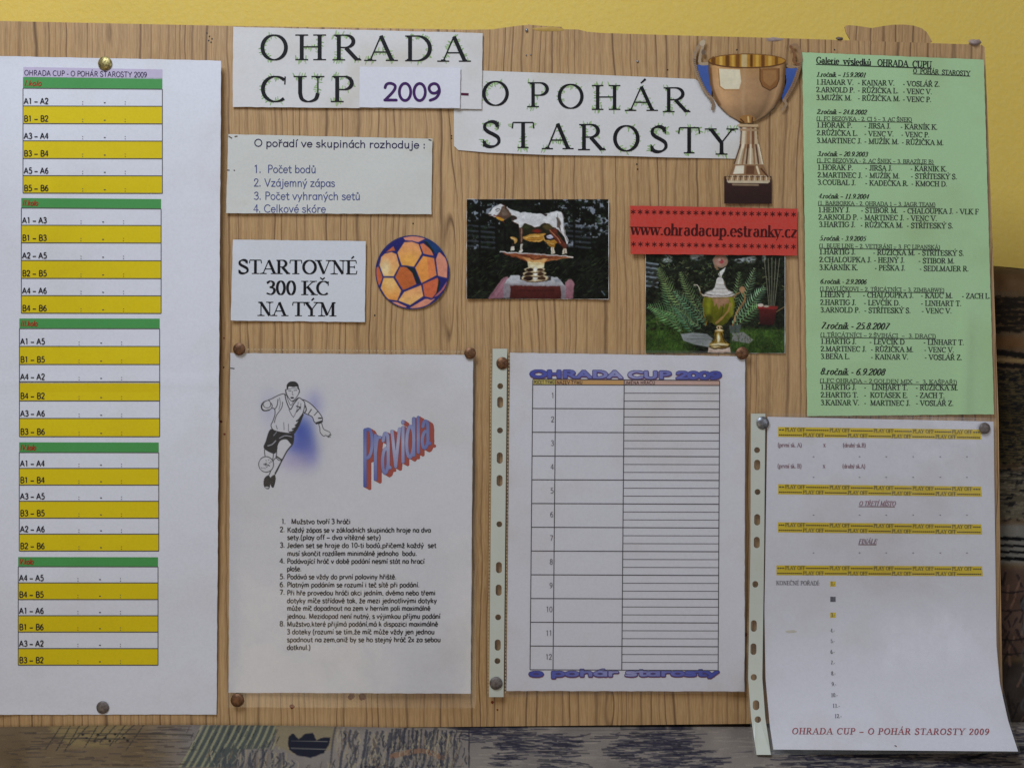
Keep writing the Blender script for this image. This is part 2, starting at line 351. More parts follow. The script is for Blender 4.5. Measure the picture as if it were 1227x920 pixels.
def glyph(ch, style, thick, thin, fineness):
    """strokes of a letter: lists of (x, y, width), cap height 1"""
    key = (ch, style, thick, thin, fineness)
    if key in _gc: return _gc[key]
    serif = style == 'serif'
    base, acc = (ACC[ch][0], ACC[ch][1]) if ch in ACC else (ch, None)
    adv, spec = GL.get(base, GL[' '])
    res = []
    def width(dx, dy, w):
        if not serif: return thick
        L = math.hypot(dx, dy) or 1; dx /= L; dy /= L
        if w == 't': return thick
        if w == 'h': return thick * .7
        if w == 'n': return thin
        f = abs(dy) ** 1.3 if w == 'c' else max(abs(dy) ** 2.2 * .75, abs(dx * .7 - dy * .7))
        return thin + (thick - thin) * min(1, f)
    def add(pts, w):
        out = []
        for i, q in enumerate(pts):
            a = pts[max(0, i - 1)]; b = pts[min(len(pts) - 1, i + 1)]
            out.append((q[0], q[1], width(b[0] - a[0], b[1] - a[1], w)))
        res.append(out)
    for s in [t for t in spec.split(';') if t]:
        if s[0] == '+':
            if not serif: continue
            s = s[1:]
        if s[0] == '-':
            if serif: continue
            s = s[1:]
        tk = s.split(); v = [float(t) for t in tk[1:]]
        if tk[0] == 'S':
            if serif:
                hw = v[2] if len(v) > 2 else .085 + thick * .5
                x, y = v[0], v[1]
                res.append([(x - hw, y, thin * .9), (x + hw, y, thin * .9)])
                if fineness > 1:      # bracket
                    sg = 1 if y < .4 else -1
                    res.append([(x, y, thick + .08), (x, y + sg * .035, thick + .03), (x, y + sg * .07, thick)])
            continue
        k, w = tk[0][0], tk[0][1]
        if k == 'L': add([(v[i], v[i + 1]) for i in range(0, len(v), 2)], w)
        elif k == 'C': add([tuple(q) for q in catmull([(v[i], v[i + 1]) for i in range(0, len(v), 2)], n=2 + fineness * 2)], w)
        else:
            n = (9, 12, 30)[fineness]; cx, cy, rx, ry, a0, a1 = v
            i_ = thick * .3 if serif else 0
            add([(cx + (rx - i_ * .3) * math.cos(math.radians(a0 + (a1 - a0) * t / n)), cy + ry * math.sin(math.radians(a0 + (a1 - a0) * t / n))) for t in range(n + 1)], w)
    if acc:
        cx = adv / 2 - .01; y0 = 1.12 if base.isupper() else .8
        tw = thick if not serif else max(thin * 1.6, thick * .6)
        if acc == 'a': res.append([(cx + .12, y0 + .2, tw * 1.1), (cx - .01, y0 + .02, tw * .7)])
        if acc == 'c': res.append([(cx - .12, y0 + .16, tw * .8), (cx, y0 + .02, tw), (cx + .12, y0 + .16, tw * .8)])
        if acc == 'r': res.append([(cx + .08 * math.cos(t * .785), y0 + .1 + .08 * math.sin(t * .785), tw * .7) for t in range(9)])
    _gc[key] = (adv, res); return _gc[key]

class Print:
    """ink on one sheet: strips and patches collected in photo coordinates, laid just above the sheet"""
    def __init__(s, depth, lift=.00016): s.v = []; s.f = []; s.c = []; s.depth = depth; s.lift = lift; s.k = 0
    def _add(s, pts, faces, col, lay=0):
        b = len(s.v)
        for x, y in pts:
            s.v.append(W(x, y, s.depth(x, y) + s.lift + lay))
        s.f += [tuple(b + i for i in f) for f in faces]
        s.c += [col] * len(pts)
    def ribbon(s, pts, col, caps=False):
        """pts: (x, y, width) in photo pixels"""
        s.k = (s.k + 1) % 9; lay = s.k * .000006
        n = len(pts); L = []; R = []
        for i in range(n):
            x, y, w = pts[i]
            if i == 0: dx, dy = pts[1][0] - x, pts[1][1] - y
            elif i == n - 1: dx, dy = x - pts[-2][0], y - pts[-2][1]
            else:
                ax, ay = x - pts[i - 1][0], y - pts[i - 1][1]; bx, by = pts[i + 1][0] - x, pts[i + 1][1] - y
                la = math.hypot(ax, ay) or 1; lb = math.hypot(bx, by) or 1
                dx, dy = ax / la + bx / lb, ay / la + by / lb
            l = math.hypot(dx, dy) or 1; nx, ny = -dy / l * w / 2, dx / l * w / 2
            L.append((x + nx, y + ny)); R.append((x - nx, y - ny))
        s._add(L + R, [(i, i + 1, n + i + 1, n + i) for i in range(n - 1)], col, lay)
        if caps:
            for e, q in ((0, pts[0]), (1, pts[-1])):
                m = 8; p = [(q[0] + q[2] / 2 * math.cos(2 * math.pi * t / m), q[1] + q[2] / 2 * math.sin(2 * math.pi * t / m)) for t in range(m)]
                s._add(p, [tuple(range(m))], col, lay + .000003 * (1 + e))
    def text(s, st, x0, y0, x1, h, col, style='comic', thick=.11, thin=.035, y1=None, slant=0, fit=True, gap=0, blot=None, fineness=None):
        y1 = y0 if y1 is None else y1
        fineness = (2 if h > 13 else 1 if h > 8.5 else 0) if fineness is None else fineness
        gs = [glyph(c, style, thick, thin, fineness) for c in st]
        tot = sum(g[0] + gap for g in gs) - gap
        sx = (x1 - x0) / tot if fit else h
        ang = math.atan2(y1 - y0, x1 - x0); ca, sa = math.cos(ang), math.sin(ang)
        u = 0
        for g in gs:
            for strk in g[1]:
                pts = []
                for gx, gy, w in strk:
                    lx = (u + gx + slant * gy) * sx; ly = -gy * h
                    pts.append((x0 + lx * ca - ly * sa, y0 + lx * sa + ly * ca, w * h))
                s.ribbon(pts, col, caps=(style != 'serif' and h > 7))
            u += g[0] + gap
    def rect(s, q, col, step=10, lay=-.00006):
        """q: four corners tl, tr, br, bl"""
        (ax, ay), (bx, by), (cx, cy), (dx, dy) = q
        nx = max(1, int(max(abs(bx - ax), abs(cx - dx)) / step)); ny = max(1, int(max(abs(dy - ay), abs(cy - by)) / step))
        pts = []
        for j in range(ny + 1):
            for i in range(nx + 1):
                u, v = i / nx, j / ny
                pts.append((ax * (1 - u) * (1 - v) + bx * u * (1 - v) + cx * u * v + dx * (1 - u) * v,
                            ay * (1 - u) * (1 - v) + by * u * (1 - v) + cy * u * v + dy * (1 - u) * v))
        s._add(pts, [(j * (nx + 1) + i, j * (nx + 1) + i + 1, (j + 1) * (nx + 1) + i + 1, (j + 1) * (nx + 1) + i) for j in range(ny) for i in range(nx)], col, lay)
    def line(s, x0, y0, x1, y1, w, col, step=10):
        n = max(1, int(math.hypot(x1 - x0, y1 - y0) / step))
        s.ribbon([(x0 + (x1 - x0) * i / n, y0 + (y1 - y0) * i / n, w) for i in range(n + 1)], col)
    def build(s, name, mat, parent): return mesh_obj(name, s.v, s.f, mat, parent, s.c)

def sheet_mesh(name, quad, depth, mat, parent=None, step=7.0, outline=None, col=(1, 1, 1)):
    """a sheet of paper as a grid between four corners with a thin turned edge; outline: use a polygon fan grid instead"""
    (ax, ay), (bx, by), (cx, cy), (dx, dy) = quad
    nx = max(2, int((abs(bx - ax) + abs(cx - dx)) / 2 / step)); ny = max(2, int((abs(dy - ay) + abs(cy - by)) / 2 / step))
    V = []
    rnd = random.Random(int(ax * 7 + ay))
    for j in range(ny + 1):
        for i in range(nx + 1):
            u, v = i / nx, j / ny
            x = ax * (1 - u) * (1 - v) + bx * u * (1 - v) + cx * u * v + dx * (1 - u) * v
            y = ay * (1 - u) * (1 - v) + by * u * (1 - v) + cy * u * v + dy * (1 - u) * v
            if i in (0, nx): x += rnd.uniform(-.25, .25)
            if j in (0, ny): y += rnd.uniform(-.25, .25)
            V.append((x, y, depth(x, y)))
    F = [(j * (nx + 1) + i, (j + 1) * (nx + 1) + i, (j + 1) * (nx + 1) + i + 1, j * (nx + 1) + i + 1) for j in range(ny) for i in range(nx)]
    border = [i for i in range(nx + 1)] + [j * (nx + 1) + nx for j in range(1, ny + 1)] + [ny * (nx + 1) + i for i in range(nx - 1, -1, -1)] + [j * (nx + 1) for j in range(ny - 1, 0, -1)]
    b = len(V)
    m = len(border)
    for k in border: V.append(V[k])
    for k in border: x, y, d = V[k]; V.append((x, y, d - .00022))
    for k in range(m): F.append((b + k, b + (k + 1) % m, b + m + (k + 1) % m, b + m + k))
    return mesh_obj(name, [W(*q) for q in V], F, mat, parent, [col] * len(V), smooth=True)
def poly_sheet(name, poly, depth, mat, parent=None, thick=.0003):
    """a sheet cut to an outline: triangulated grid clipped to the polygon"""
    import bmesh
    bm = bmesh.new()
    vs = [bm.verts.new((x, y, 0)) for x, y in poly]; bm.faces.new(vs)
    xs = [p[0] for p in poly]; ys = [p[1] for p in poly]
    for ax_, lo, hi in ((0, min(xs), max(xs)), (1, min(ys), max(ys))):
        t = lo + 9
        while t < hi:
            co = (t, 0, 0) if ax_ == 0 else (0, t, 0); no = (1, 0, 0) if ax_ == 0 else (0, 1, 0)
            bmesh.ops.bisect_plane(bm, geom=bm.verts[:] + bm.edges[:] + bm.faces[:], plane_co=co, plane_no=no); t += 9
    bm.verts.index_update()
    V = [(v.co.x, v.co.y, depth(v.co.x, v.co.y)) for v in bm.verts]
    F = [tuple(v.index for v in f.verts) for f in bm.faces]
    n = len(V); mp = {}
    for e in bm.edges:
        if len(e.link_faces) == 1:
            q = []
            for v in e.verts:
                if v.index not in mp: mp[v.index] = len(V); x, y, d = V[v.index]; V.append((x, y, d - thick))
                q.append(v.index)
            F.append((q[0], q[1], mp[q[1]], mp[q[0]]))
    bm.free()
    return mesh_obj(name, [W(*q) for q in V], F, mat, parent, [(1, 1, 1)] * len(V))

# ------------------------------------------------------------------ colour painting of printed pictures (sRGB 0-255 arrays -> vertex colours)
class Canvas:
    def __init__(s, x0, y0, x1, y1, step, col=(255, 255, 255), a=1.0):
        s.x0, s.y0, s.step = x0, y0, step
        s.nx = int((x1 - x0) / step) + 1; s.ny = int((y1 - y0) / step) + 1
        s.X, s.Y = np.meshgrid(x0 + np.arange(s.nx) * step, y0 + np.arange(s.ny) * step)
        s.C = np.ones((s.ny, s.nx, 3)) * np.array(col, float); s.A = np.ones((s.ny, s.nx)) * a
    def sl(s, xa, ya, xb, yb):
        i0 = max(0, int((xa - s.x0) / s.step)); i1 = min(s.nx, int((xb - s.x0) / s.step) + 2)
        j0 = max(0, int((ya - s.y0) / s.step)); j1 = min(s.ny, int((yb - s.y0) / s.step) + 2)
        return (slice(j0, j1), slice(i0, i1)) if i1 > i0 and j1 > j0 else None
    def put(s, k, m, col, alpha=1.0):
        m = np.clip(m, 0, 1) * alpha
        col = np.asarray(col, float)
        s.C[k] = s.C[k] * (1 - m[..., None]) + col * m[..., None]
        s.A[k] = np.maximum(s.A[k], m)
    def _seg(s, X, Y, pts, closed):
        d = np.full(X.shape, 1e9); n = len(pts)
        for i in range(n if closed else n - 1):
            ax, ay = pts[i][:2]; bx, by = pts[(i + 1) % n][:2]
            L = (bx - ax) ** 2 + (by - ay) ** 2 or 1e-9
            t = np.clip(((X - ax) * (bx - ax) + (Y - ay) * (by - ay)) / L, 0, 1)
            d = np.minimum(d, np.hypot(X - ax - t * (bx - ax), Y - ay - t * (by - ay)))
        return d
    def poly(s, pts, col, soft=None, alpha=1.0, smooth=False, c2=None):
        if smooth: pts = [tuple(p) for p in catmull(pts, True, 4)]
        soft = soft or s.step
        xs = [p[0] for p in pts]; ys = [p[1] for p in pts]
        k = s.sl(min(xs) - soft, min(ys) - soft, max(xs) + soft, max(ys) + soft)
        if not k: return
        X, Y = s.X[k], s.Y[k]; ins = np.zeros(X.shape, bool); n = len(pts)
        for i in range(n):
            ax, ay = pts[i]; bx, by = pts[(i + 1) % n]
            if ay == by: continue
            ins ^= ((ay > Y) != (by > Y)) & (X < (bx - ax) * (Y - ay) / (by - ay) + ax)
        d = s._seg(X, Y, pts, True); sd = np.where(ins, d, -d)
        c = col
        if c2 is not None:
            t = np.clip((Y - min(ys)) / (max(ys) - min(ys)), 0, 1)[..., None]; c = np.array(col, float) * (1 - t) + np.array(c2, float) * t
        s.put(k, .5 + sd / soft, c, alpha)
    def line(s, pts, w, col, alpha=1.0, smooth=False, soft=None):
        if smooth: pts = [tuple(p) for p in catmull(pts, False, 4)]
        soft = soft or s.step
        xs = [p[0] for p in pts]; ys = [p[1] for p in pts]
        k = s.sl(min(xs) - w - soft, min(ys) - w - soft, max(xs) + w + soft, max(ys) + w + soft)
        if not k: return
        s.put(k, .5 + (w / 2 - s._seg(s.X[k], s.Y[k], pts, False)) / soft, col, alpha)
    def ell(s, cx, cy, rx, ry, col, soft=None, alpha=1.0):
        soft = soft or s.step
        k = s.sl(cx - rx - soft, cy - ry - soft, cx + rx + soft, cy + ry + soft)
        if not k: return
        r = np.hypot((s.X[k] - cx) / rx, (s.Y[k] - cy) / ry)
        s.put(k, .5 + (1 - r) * min(rx, ry) / soft, col, alpha)
    def glow(s, cx, cy, rx, ry, col, alpha=1.0):
        r2 = ((s.X - cx) / rx) ** 2 + ((s.Y - cy) / ry) ** 2
        m = np.exp(-r2 * 1.4) * alpha; s.C = s.C * (1 - m[..., None]) + np.array(col, float) * m[..., None]
    def fog(s, cell, seed):
        r = np.random.RandomState(seed); a = np.zeros((s.ny, s.nx)); amp = 1; tot = 0
        for o in range(3):
            c = cell / 2 ** o; gx = int(s.nx * s.step / c) + 3; gy = int(s.ny * s.step / c) + 3
            g = r.rand(gy, gx); fx = (s.X - s.x0) / c; fy = (s.Y - s.y0) / c
            ix = fx.astype(int); iy = fy.astype(int); tx = fx - ix; ty = fy - iy
            tx = tx * tx * (3 - 2 * tx); ty = ty * ty * (3 - 2 * ty)
            a += amp * ((g[iy, ix] * (1 - tx) + g[iy, ix + 1] * tx) * (1 - ty) + (g[iy + 1, ix] * (1 - tx) + g[iy + 1, ix + 1] * tx) * ty)
            tot += amp; amp *= .55
        return a / tot
    def wobble(s, amp, cell, seed):
        s.X0, s.Y0 = s.X, s.Y
        dx = (s.fog(cell, seed) - .5) * amp; dy = (s.fog(cell, seed + 50) - .5) * amp
        s.X = s.X + dx; s.Y = s.Y + dy
    def unwobble(s): s.X, s.Y = s.X0, s.Y0
    def finish(s, seed, passes=1, grain=10, contrast=1.0):
        for _ in range(passes):
            p = np.pad(s.C, ((1, 1), (1, 1), (0, 0)), 'edge')
            s.C = (p[:-2, 1:-1] + p[2:, 1:-1] + p[1:-1, :-2] + p[1:-1, 2:] + 2 * p[1:-1, 1:-1]) / 6
        g = s.fog(s.step * 9, seed)[..., None] - .5; g2 = np.random.RandomState(seed).rand(s.ny, s.nx, 1) - .5
        s.C = s.C * (1 + g * .28 * contrast) + g2 * grain
    def lincol(s):
        c = np.clip(s.C, 0, 255) / 255.0
        return np.where(c <= .04045, c / 12.92, ((c + .055) / 1.055) ** 2.4)
    def mesh(s, name, tf, depth, mat, parent, lift=.00006, mask=None, alpha=False):
        xx, yy = tf(s.X, s.Y)
        d = np.vectorize(depth)(xx, yy) + lift
        k = (D - d) / D
        V = np.stack([(xx - CX) * PX * k, -d, (CY - yy) * PX * k], -1).reshape(-1, 3)
        idx = np.arange(s.nx * s.ny).reshape(s.ny, s.nx)
        F = np.stack([idx[:-1, :-1], idx[1:, :-1], idx[1:, 1:], idx[:-1, 1:]], -1).reshape(-1, 4)
        cols = s.lincol().reshape(-1, 3)
        if alpha: cols = np.concatenate([cols, s.A.reshape(-1, 1)], 1)
        if mask is not None:
            mk = mask.reshape(-1); keep = mk[F].all(axis=1); F = F[keep]
            used = np.unique(F); remap = np.zeros(len(V), int); remap[used] = np.arange(len(used))
            V = V[used]; cols = cols[used]; F = remap[F]
        return mesh_obj(name, V, F, mat, parent, cols)

# ------------------------------------------------------------------ setting: wall
wy = .19
wall = mesh_obj('wall', [(-2.2, wy, -1.2), (2.2, wy, -1.2), (2.2, wy, 1.6), (-2.2, wy, 1.6)], [(0, 1, 2, 3)], WALL)
wall['kind'] = 'structure'

# ------------------------------------------------------------------ sofa the board stands on
sofa = thing('sofa', 'sofa in sketchy patterned grey brown fabric under and behind the notice board', 'sofa', (0, 0, -.36))
def seat_drop(t): return .2968 + (.42 * t + .0036 * math.exp(-t / .003) if t > 0 else .0036) + max(0, t - .09) * .5 * min(1, max(0, t - .09) / .3)
cv = Canvas(-20, 864, 1250, 924, .75, (138, 130, 122))
R = random.Random(5)
fg = cv.fog(40, 3); cv.C += (fg[..., None] - .5) * np.array([50, 46, 40])
lft = np.clip((230 - cv.X) / 60, 0, 1)[..., None]; cv.C = cv.C * (1 - lft) + (np.array([116, 98, 74]) + (fg[..., None] - .5) * 40) * lft
cv.poly([(52, 868), (158, 868), (152, 884), (128, 898), (84, 896)], (142, 124, 84), 6, .8)
for x in range(60, 160, 11): cv.line([(x + 14, 870), (x - 6 + R.uniform(-4, 4), 896 + R.uniform(-8, 6))], 1.4, (62, 58, 52), .8)
for y in (880, 886): cv.line([(50, y), (230, y + 3)], 1.2, (66, 62, 52), .8)
for i in range(9): cv.ell(98 + i * 7 + R.uniform(-2, 2), 882 + (i % 3) * 4, 1.6, 1.2, (40, 38, 36))
for i in range(60):
    x, y = R.uniform(0, 225), R.uniform(876, 920); cv.line([(x, y), (x + R.uniform(6, 26), y + R.uniform(-1, 1))], 1.1, (70, 62, 62), .5)
cv.poly([(215, 922), (246, 872), (335, 870), (322, 898), (290, 900), (280, 922)], (82, 88, 84), 2)
for i in range(15):
    x = 226 + i * 8
    y1 = 922 if x < 262 else 898
    cv.line([(x + 18 + R.uniform(-.6, .6), 868), (x + 18 - (y1 - 872) * .28, (y1 + 872) / 2), (x + 18 - (y1 - 872) * .55 + R.uniform(-1, 1), y1)], R.uniform(2.2, 3.2), (158, 154, 120), .85, smooth=True, soft=1.6)
cv.poly([(330, 871), (405, 871), (398, 898), (380, 905), (350, 904), (330, 895)], (140, 128, 102), 4)
for i in range(34):
    x = 285 + i * 8 + R.uniform(-3, 3)
    if 344 < x < 398: continue
    y = R.uniform(870, 880) if x > 398 else R.uniform(900, 906)
    cv.line([(x, y), (x - 2 + R.uniform(-3, 3), y + 12), (x + R.uniform(-5, 3), y + 26), (x - 6, y + 44)], R.uniform(2.4, 4), (74, 74, 80) if i % 3 else (88, 84, 84), .85, smooth=True)
    cv.line([(x + 4, y), (x + 3, y + 14), (x + 1, y + 30)], 1.6, (158, 146, 118), .7, smooth=True)
cv.poly([(345, 893), (346, 884), (351, 880), (358, 887), (366, 880), (375, 879), (379, 888), (388, 884), (396, 884), (394, 893), (388, 903), (372, 909), (356, 906), (347, 900)], (34, 36, 48), 1.2)
for y in (889, 898): cv.line([(349, y), (392, y + .5)], 1.0, (120, 118, 112), .9)
for i in range(16): cv.line([(470 + i * 5, 872 + R.uniform(0, 6)), (468 + i * 5, 884 + R.uniform(0, 36))], 2, (60, 60, 66), .8)
cv.line([(562, 870), (562, 922)], 1.4, (56, 54, 60))
fn = cv.fog(34, 21); fn2 = cv.fog(90, 22)
for i in range(4200):
    x = R.uniform(430, 1245); y = R.uniform(866, 924)
    j_, i_ = int((y - cv.y0) / cv.step), int((x - cv.x0) / cv.step)
    if not (0 <= j_ < cv.ny and 0 <= i_ < cv.nx): continue
    dn = (fn[j_, i_] + fn2[j_, i_] - 1.0) * 3.0 + (.35 if (590 < x < 820 and 876 < y < 902) or x > 950 or (820 < x < 960 and y > 892) else 0)
    if R.random() > dn: continue
    L = R.uniform(8, 30); cv.line([(x, y), (x + L * .5, y + R.uniform(-.8, .8)), (x + L, y + R.uniform(-1.6, 1.0))], R.uniform(.6, 1.3), R.choice([(40, 40, 58), (56, 54, 66), (48, 46, 54)]), R.uniform(.5, .95))
for i in range(260):
    x = R.uniform(560, 1245); y = R.uniform(868, 924); cv.line([(x, y), (x + R.uniform(8, 26), y + R.uniform(-1, 1))], R.uniform(.6, 1.2), (166, 156, 142), R.uniform(.3, .8))
cv.line([(1150, 905), (1180, 896), (1230, 893)], 2.2, (150, 150, 140), .8, smooth=True)
cv.line([(1160, 912), (1195, 902), (1240, 900)], 3.5, (30, 34, 38), .9, smooth=True)
cv.line([(470, 905), (505, 898), (530, 906)], 6, (140, 105, 82), .8, smooth=True)
for i in range(420):
    x = R.uniform(250, 560); y = R.uniform(872, 918)
    if 340 < x < 400 and y < 912: continue
    if x < 340 and y < 899: continue
    cv.line([(x, y), (x + R.uniform(-3, 3), y + 4), (x + R.uniform(-4, 2), y + R.uniform(7, 13))], R.uniform(.8, 1.8), R.choice([(166, 156, 128), (150, 142, 122), (70, 70, 76), (54, 54, 62), (120, 104, 88)]), R.uniform(.5, .9), smooth=True)
for i in range(170):
    x = R.uniform(0, 225); y = R.uniform(872, 920); cv.line([(x, y), (x + R.uniform(4, 22), y + R.uniform(-1, 1))], R.uniform(.6, 1.4), R.choice([(64, 56, 52), (140, 120, 88), (84, 70, 58)]), R.uniform(.3, .7))
for i in range(60):
    x = R.uniform(225, 335); y = R.uniform(870, 900); cv.line([(x, y), (x - 3, y + 6)], 1, (50, 54, 56), .6)
cv.C = cv.C * np.array([1.0, .98, .97])
ts = [-.12, -.06, -.012]
frows = [(-.006)] + list(np.arange(0.0, .075, .0009)) + [.085, .1, .12, .15, .19, .24, .3, .37, .44]
ts += frows
xs = np.concatenate([[-.95, -.8, -.65, -.55], np.arange(-.475, .4601, .00062), [.5, .6, .75, .95]])
V = []; Cc = []
LC = cv.lincol()
for t in ts:
    tt = max(t, 0)
    dz = seat_drop(t)
    for x in xs:
        V.append((x, -t, -(dz + .0022 * math.sin(x * 9 + 1) * (1 if t > .0 else 0))))
        k = D / (D - tt); px = CX + x / PX * k; py = CY + dz / PX * k
        i = int(round((px - cv.x0) / cv.step)); j = int(round((py - cv.y0) / cv.step))
        if 0 <= i < cv.nx and j < cv.ny and -.013 < t < .076:
            j = max(0, j); Cc.append((*LC[j, i], 1.0 if 6 < i < cv.nx - 6 and j < cv.ny - 3 else 0.0))
        else: Cc.append((.1, .1, .1, 0))
nX = len(xs)
F = [(j * nX + i, j * nX + i + 1, (j + 1) * nX + i + 1, (j + 1) * nX + i) for j in range(len(ts) - 1) for i in range(nX - 1)]
b = len(V)      # front skirt down
for x in xs: V.append((x, -.47, -(seat_drop(.44) + .05))); Cc.append((.1, .1, .1, 0))
for x in xs: V.append((x, -.475, -.75)); Cc.append((.1, .1, .1, 0))
l0 = (len(ts) - 1) * nX
for i in range(nX - 1):
    F.append((l0 + i, l0 + i + 1, b + i + 1, b + i)); F.append((b + i, b + i + 1, b + nX + i + 1, b + nX + i))
mesh_obj('seat_cushion', V, np.array(F), FABRIC, sofa, Cc, smooth=True)

# backrest: stands just behind the board, its rounded top seen beyond the board's right edge
cb = Canvas(1160, 300, 1240, 935, 1.0, (104, 84, 62))
fg = cb.fog(26, 8); cb.C += (fg[..., None] - .5) * 60
R = random.Random(11)
Yb = cb.Y
def band(y0, y1, col, a=1.0, soft=6):
    m = np.clip((Yb - y0) / soft, 0, 1) * np.clip((y1 - Yb) / soft, 0, 1) * a
    cb.C[:] = cb.C * (1 - m[..., None]) + (np.array(col, float) + (fg[..., None] - .5) * 40) * m[..., None]
band(300, 325, (128, 108, 68)); band(325, 352, (106, 80, 54)); band(352, 400, (88, 70, 46)); band(400, 420, (112, 80, 50)); band(424, 440, (126, 104, 68))
band(440, 560, (84, 72, 46)); band(560, 625, (96, 88, 72)); band(625, 678, (128, 124, 116)); band(678, 790, (96, 74, 64)); band(790, 935, (70, 60, 54))
cb.line([(1186, 317), (1235, 324)], 1.6, (40, 34, 24)); cb.line([(1202, 311), (1202, 318)], 2.5, (30, 26, 20)); cb.line([(1212, 316), (1235, 332)], 1.4, (50, 42, 30))
for i in range(150):
    x, y = R.uniform(1165, 1235), R.uniform(356, 398); cb.line([(x, y), (x + R.uniform(8, 30), y + R.uniform(-2, 3))], R.uniform(1, 2.4), (32, 26, 20), R.uniform(.5, .95))
cb.line([(1180, 420), (1240, 428)], 7, (26, 22, 18), .95); cb.line([(1180, 436), (1240, 440)], 6, (24, 20, 18), .95); cb.line([(1180, 430), (1240, 433)], 3, (150, 122, 84), .9)
for j in range(47):
    y = 444 + j * 2.9
    cb.line([(1165 + i * 6, y + R.uniform(-1, 1)) for i in range(13)], 1.1, (22, 22, 24), .85 if y < 545 else .5)
for i in range(260):
    x, y = R.uniform(1165, 1235), R.uniform(444, 625); cb.line([(x, y), (x + R.uniform(2, 9), y + R.uniform(-1.5, 1.5))], R.uniform(1, 2.6), (22, 22, 26), R.uniform(.5, .95))
for i in range(120):
    x, y = R.uniform(1165, 1235), R.uniform(560, 625); cb.line([(x, y), (x + R.uniform(5, 14), y)], 1.2, (150, 138, 118), .5)
for y in (644, 652.5, 660, 668): cb.line([(1175, y), (1240, y + 2)], 4.2 if y in (644, 668) else 3, (14, 14, 18), .98)
for i in range(70):
    x, y = R.uniform(1185, 1235), R.uniform(684, 900); cb.line([(x, y), (x + R.uniform(-8, 8), y + R.uniform(5, 20))], R.uniform(1, 3), (38, 34, 34) if R.random() < .7 else (134, 104, 86), .7)
for y in (708, 730, 765, 782): cb.line([(1190, y), (1212, y + 2), (1240, y - 2)], 1.8, (36, 30, 30), .9)
for i in range(5): cb.line([(1228, 715 + i * 30), (1224, 726 + i * 30), (1231, 735 + i * 30)], 2, (86, 96, 104), .6, smooth=True)
cb.C *= .95
LB = cb.lincol()
def back_profile(w):      # w: distance along the profile from the foot of the backrest
    H = .42              # straight part
    if w < H: return .016 + .010 * (w / H) ** 2, -.33 + w
    a = (w - H) / .055
    return .026 + .055 * (1 - math.cos(min(a, math.pi))), -.33 + H + .055 * math.sin(min(a, math.pi))
topz = -(317 - CY) * -PX
zs = []
V = []; Cc = []
ws = list(np.concatenate([np.arange(0, .42, .0011), np.arange(.42, .42 + .055 * 3.1, .0013)]))
xb = np.concatenate([[-.95, -.7, -.4, -.1, .2, .36], np.arange(.395, .4701, .0009), [.5, .55, .65, .8, .95]])
off = ((CY - 314) * PX * 1.08) - (back_profile(.42 + .055 * math.pi / 2)[1])
for w in ws:
    y, z = back_profile(w); z += off
    for x in xb:
        zz = z - (max(0, x - .42)) * .12 + .002 * math.sin(x * 14)
        V.append((x, y, zz)); k = D / (D + y); px = CX + x / PX * k; py = CY - zz / PX * k
        i = int(round((px - cb.x0))); j = int(round(py - cb.y0))
        Cc.append((*LB[j, i], 1.0) if 4 < i < cb.nx - 3 and 0 <= j < cb.ny else (.1, .1, .1, 0))
nX = len(xb)
F = [(j * nX + i, j * nX + i + 1, (j + 1) * nX + i + 1, (j + 1) * nX + i) for j in range(len(ws) - 1) for i in range(nX - 1)]
mesh_obj('backrest', V, np.array(F), FABRIC, sofa, Cc, smooth=True)

# ------------------------------------------------------------------ the board
board = thing('notice_board', 'large woodgrain foil covered board full of pinned papers, standing on the sofa', 'notice board', W(600, 868))
TH = .008
outl = [(-60, 23), (0, 25.5), (140, 28.5), (280, 31.5), (420, 33.5), (560, 36), (590, 35.6), (606, 33.2), (621.8, 31), (632.4, 30.4), (633, 29.3), (636, 30.2), (657.8, 31.9), (673.7, 32.7), (674, 35.4), (692.7, 35.7), (704, 38.4), (720, 39.8), (820, 43), (900, 45), (960, 46.8), (1100, 51.5), (1176, 54), (1180, 57),
        (1185, 180), (1189.5, 300), (1193, 400), (1196.5, 500), (1199, 700), (1202, 864), (1100, 864.5), (895, 866.7), (700, 868.8), (400, 872), (250, 874), (0, 875.5), (-60, 876)]
def board_body(name, poly, mat, d0, th, parent):
    n = len(poly); V = [W(x, y, d0) for x, y in poly]
    V += [(a[0], a[1] + th, a[2]) for a in V]
    F = [tuple(range(n))[::-1]] + [tuple(range(n, 2 * n))] + [(i, (i + 1) % n, n + (i + 1) % n, n + i) for i in range(n)]
    o = mesh_obj(name, V, F, mat, parent); o.data.materials.append(EDGE)
    for k in range(1, len(F)): o.data.polygons[k].material_index = 1
    return o
board_body('panel', outl, WOOD, 0, TH, board)
fl2 = board_body('foil_flap', [(1012, 32.7), (1013.5, 31), (1017.7, 30.5), (1028, 31.5), (1044.8, 34), (1058, 31.6), (1069.6, 30), (1083, 29.8), (1094.5, 31), (1104, 34), (1110, 38.4), (1113, 43), (1117, 50.5), (1100, 58), (1060, 60), (1020, 56), (1018.8, 48.5), (1014, 40)], WOOD2, -.0004, .0009, board)
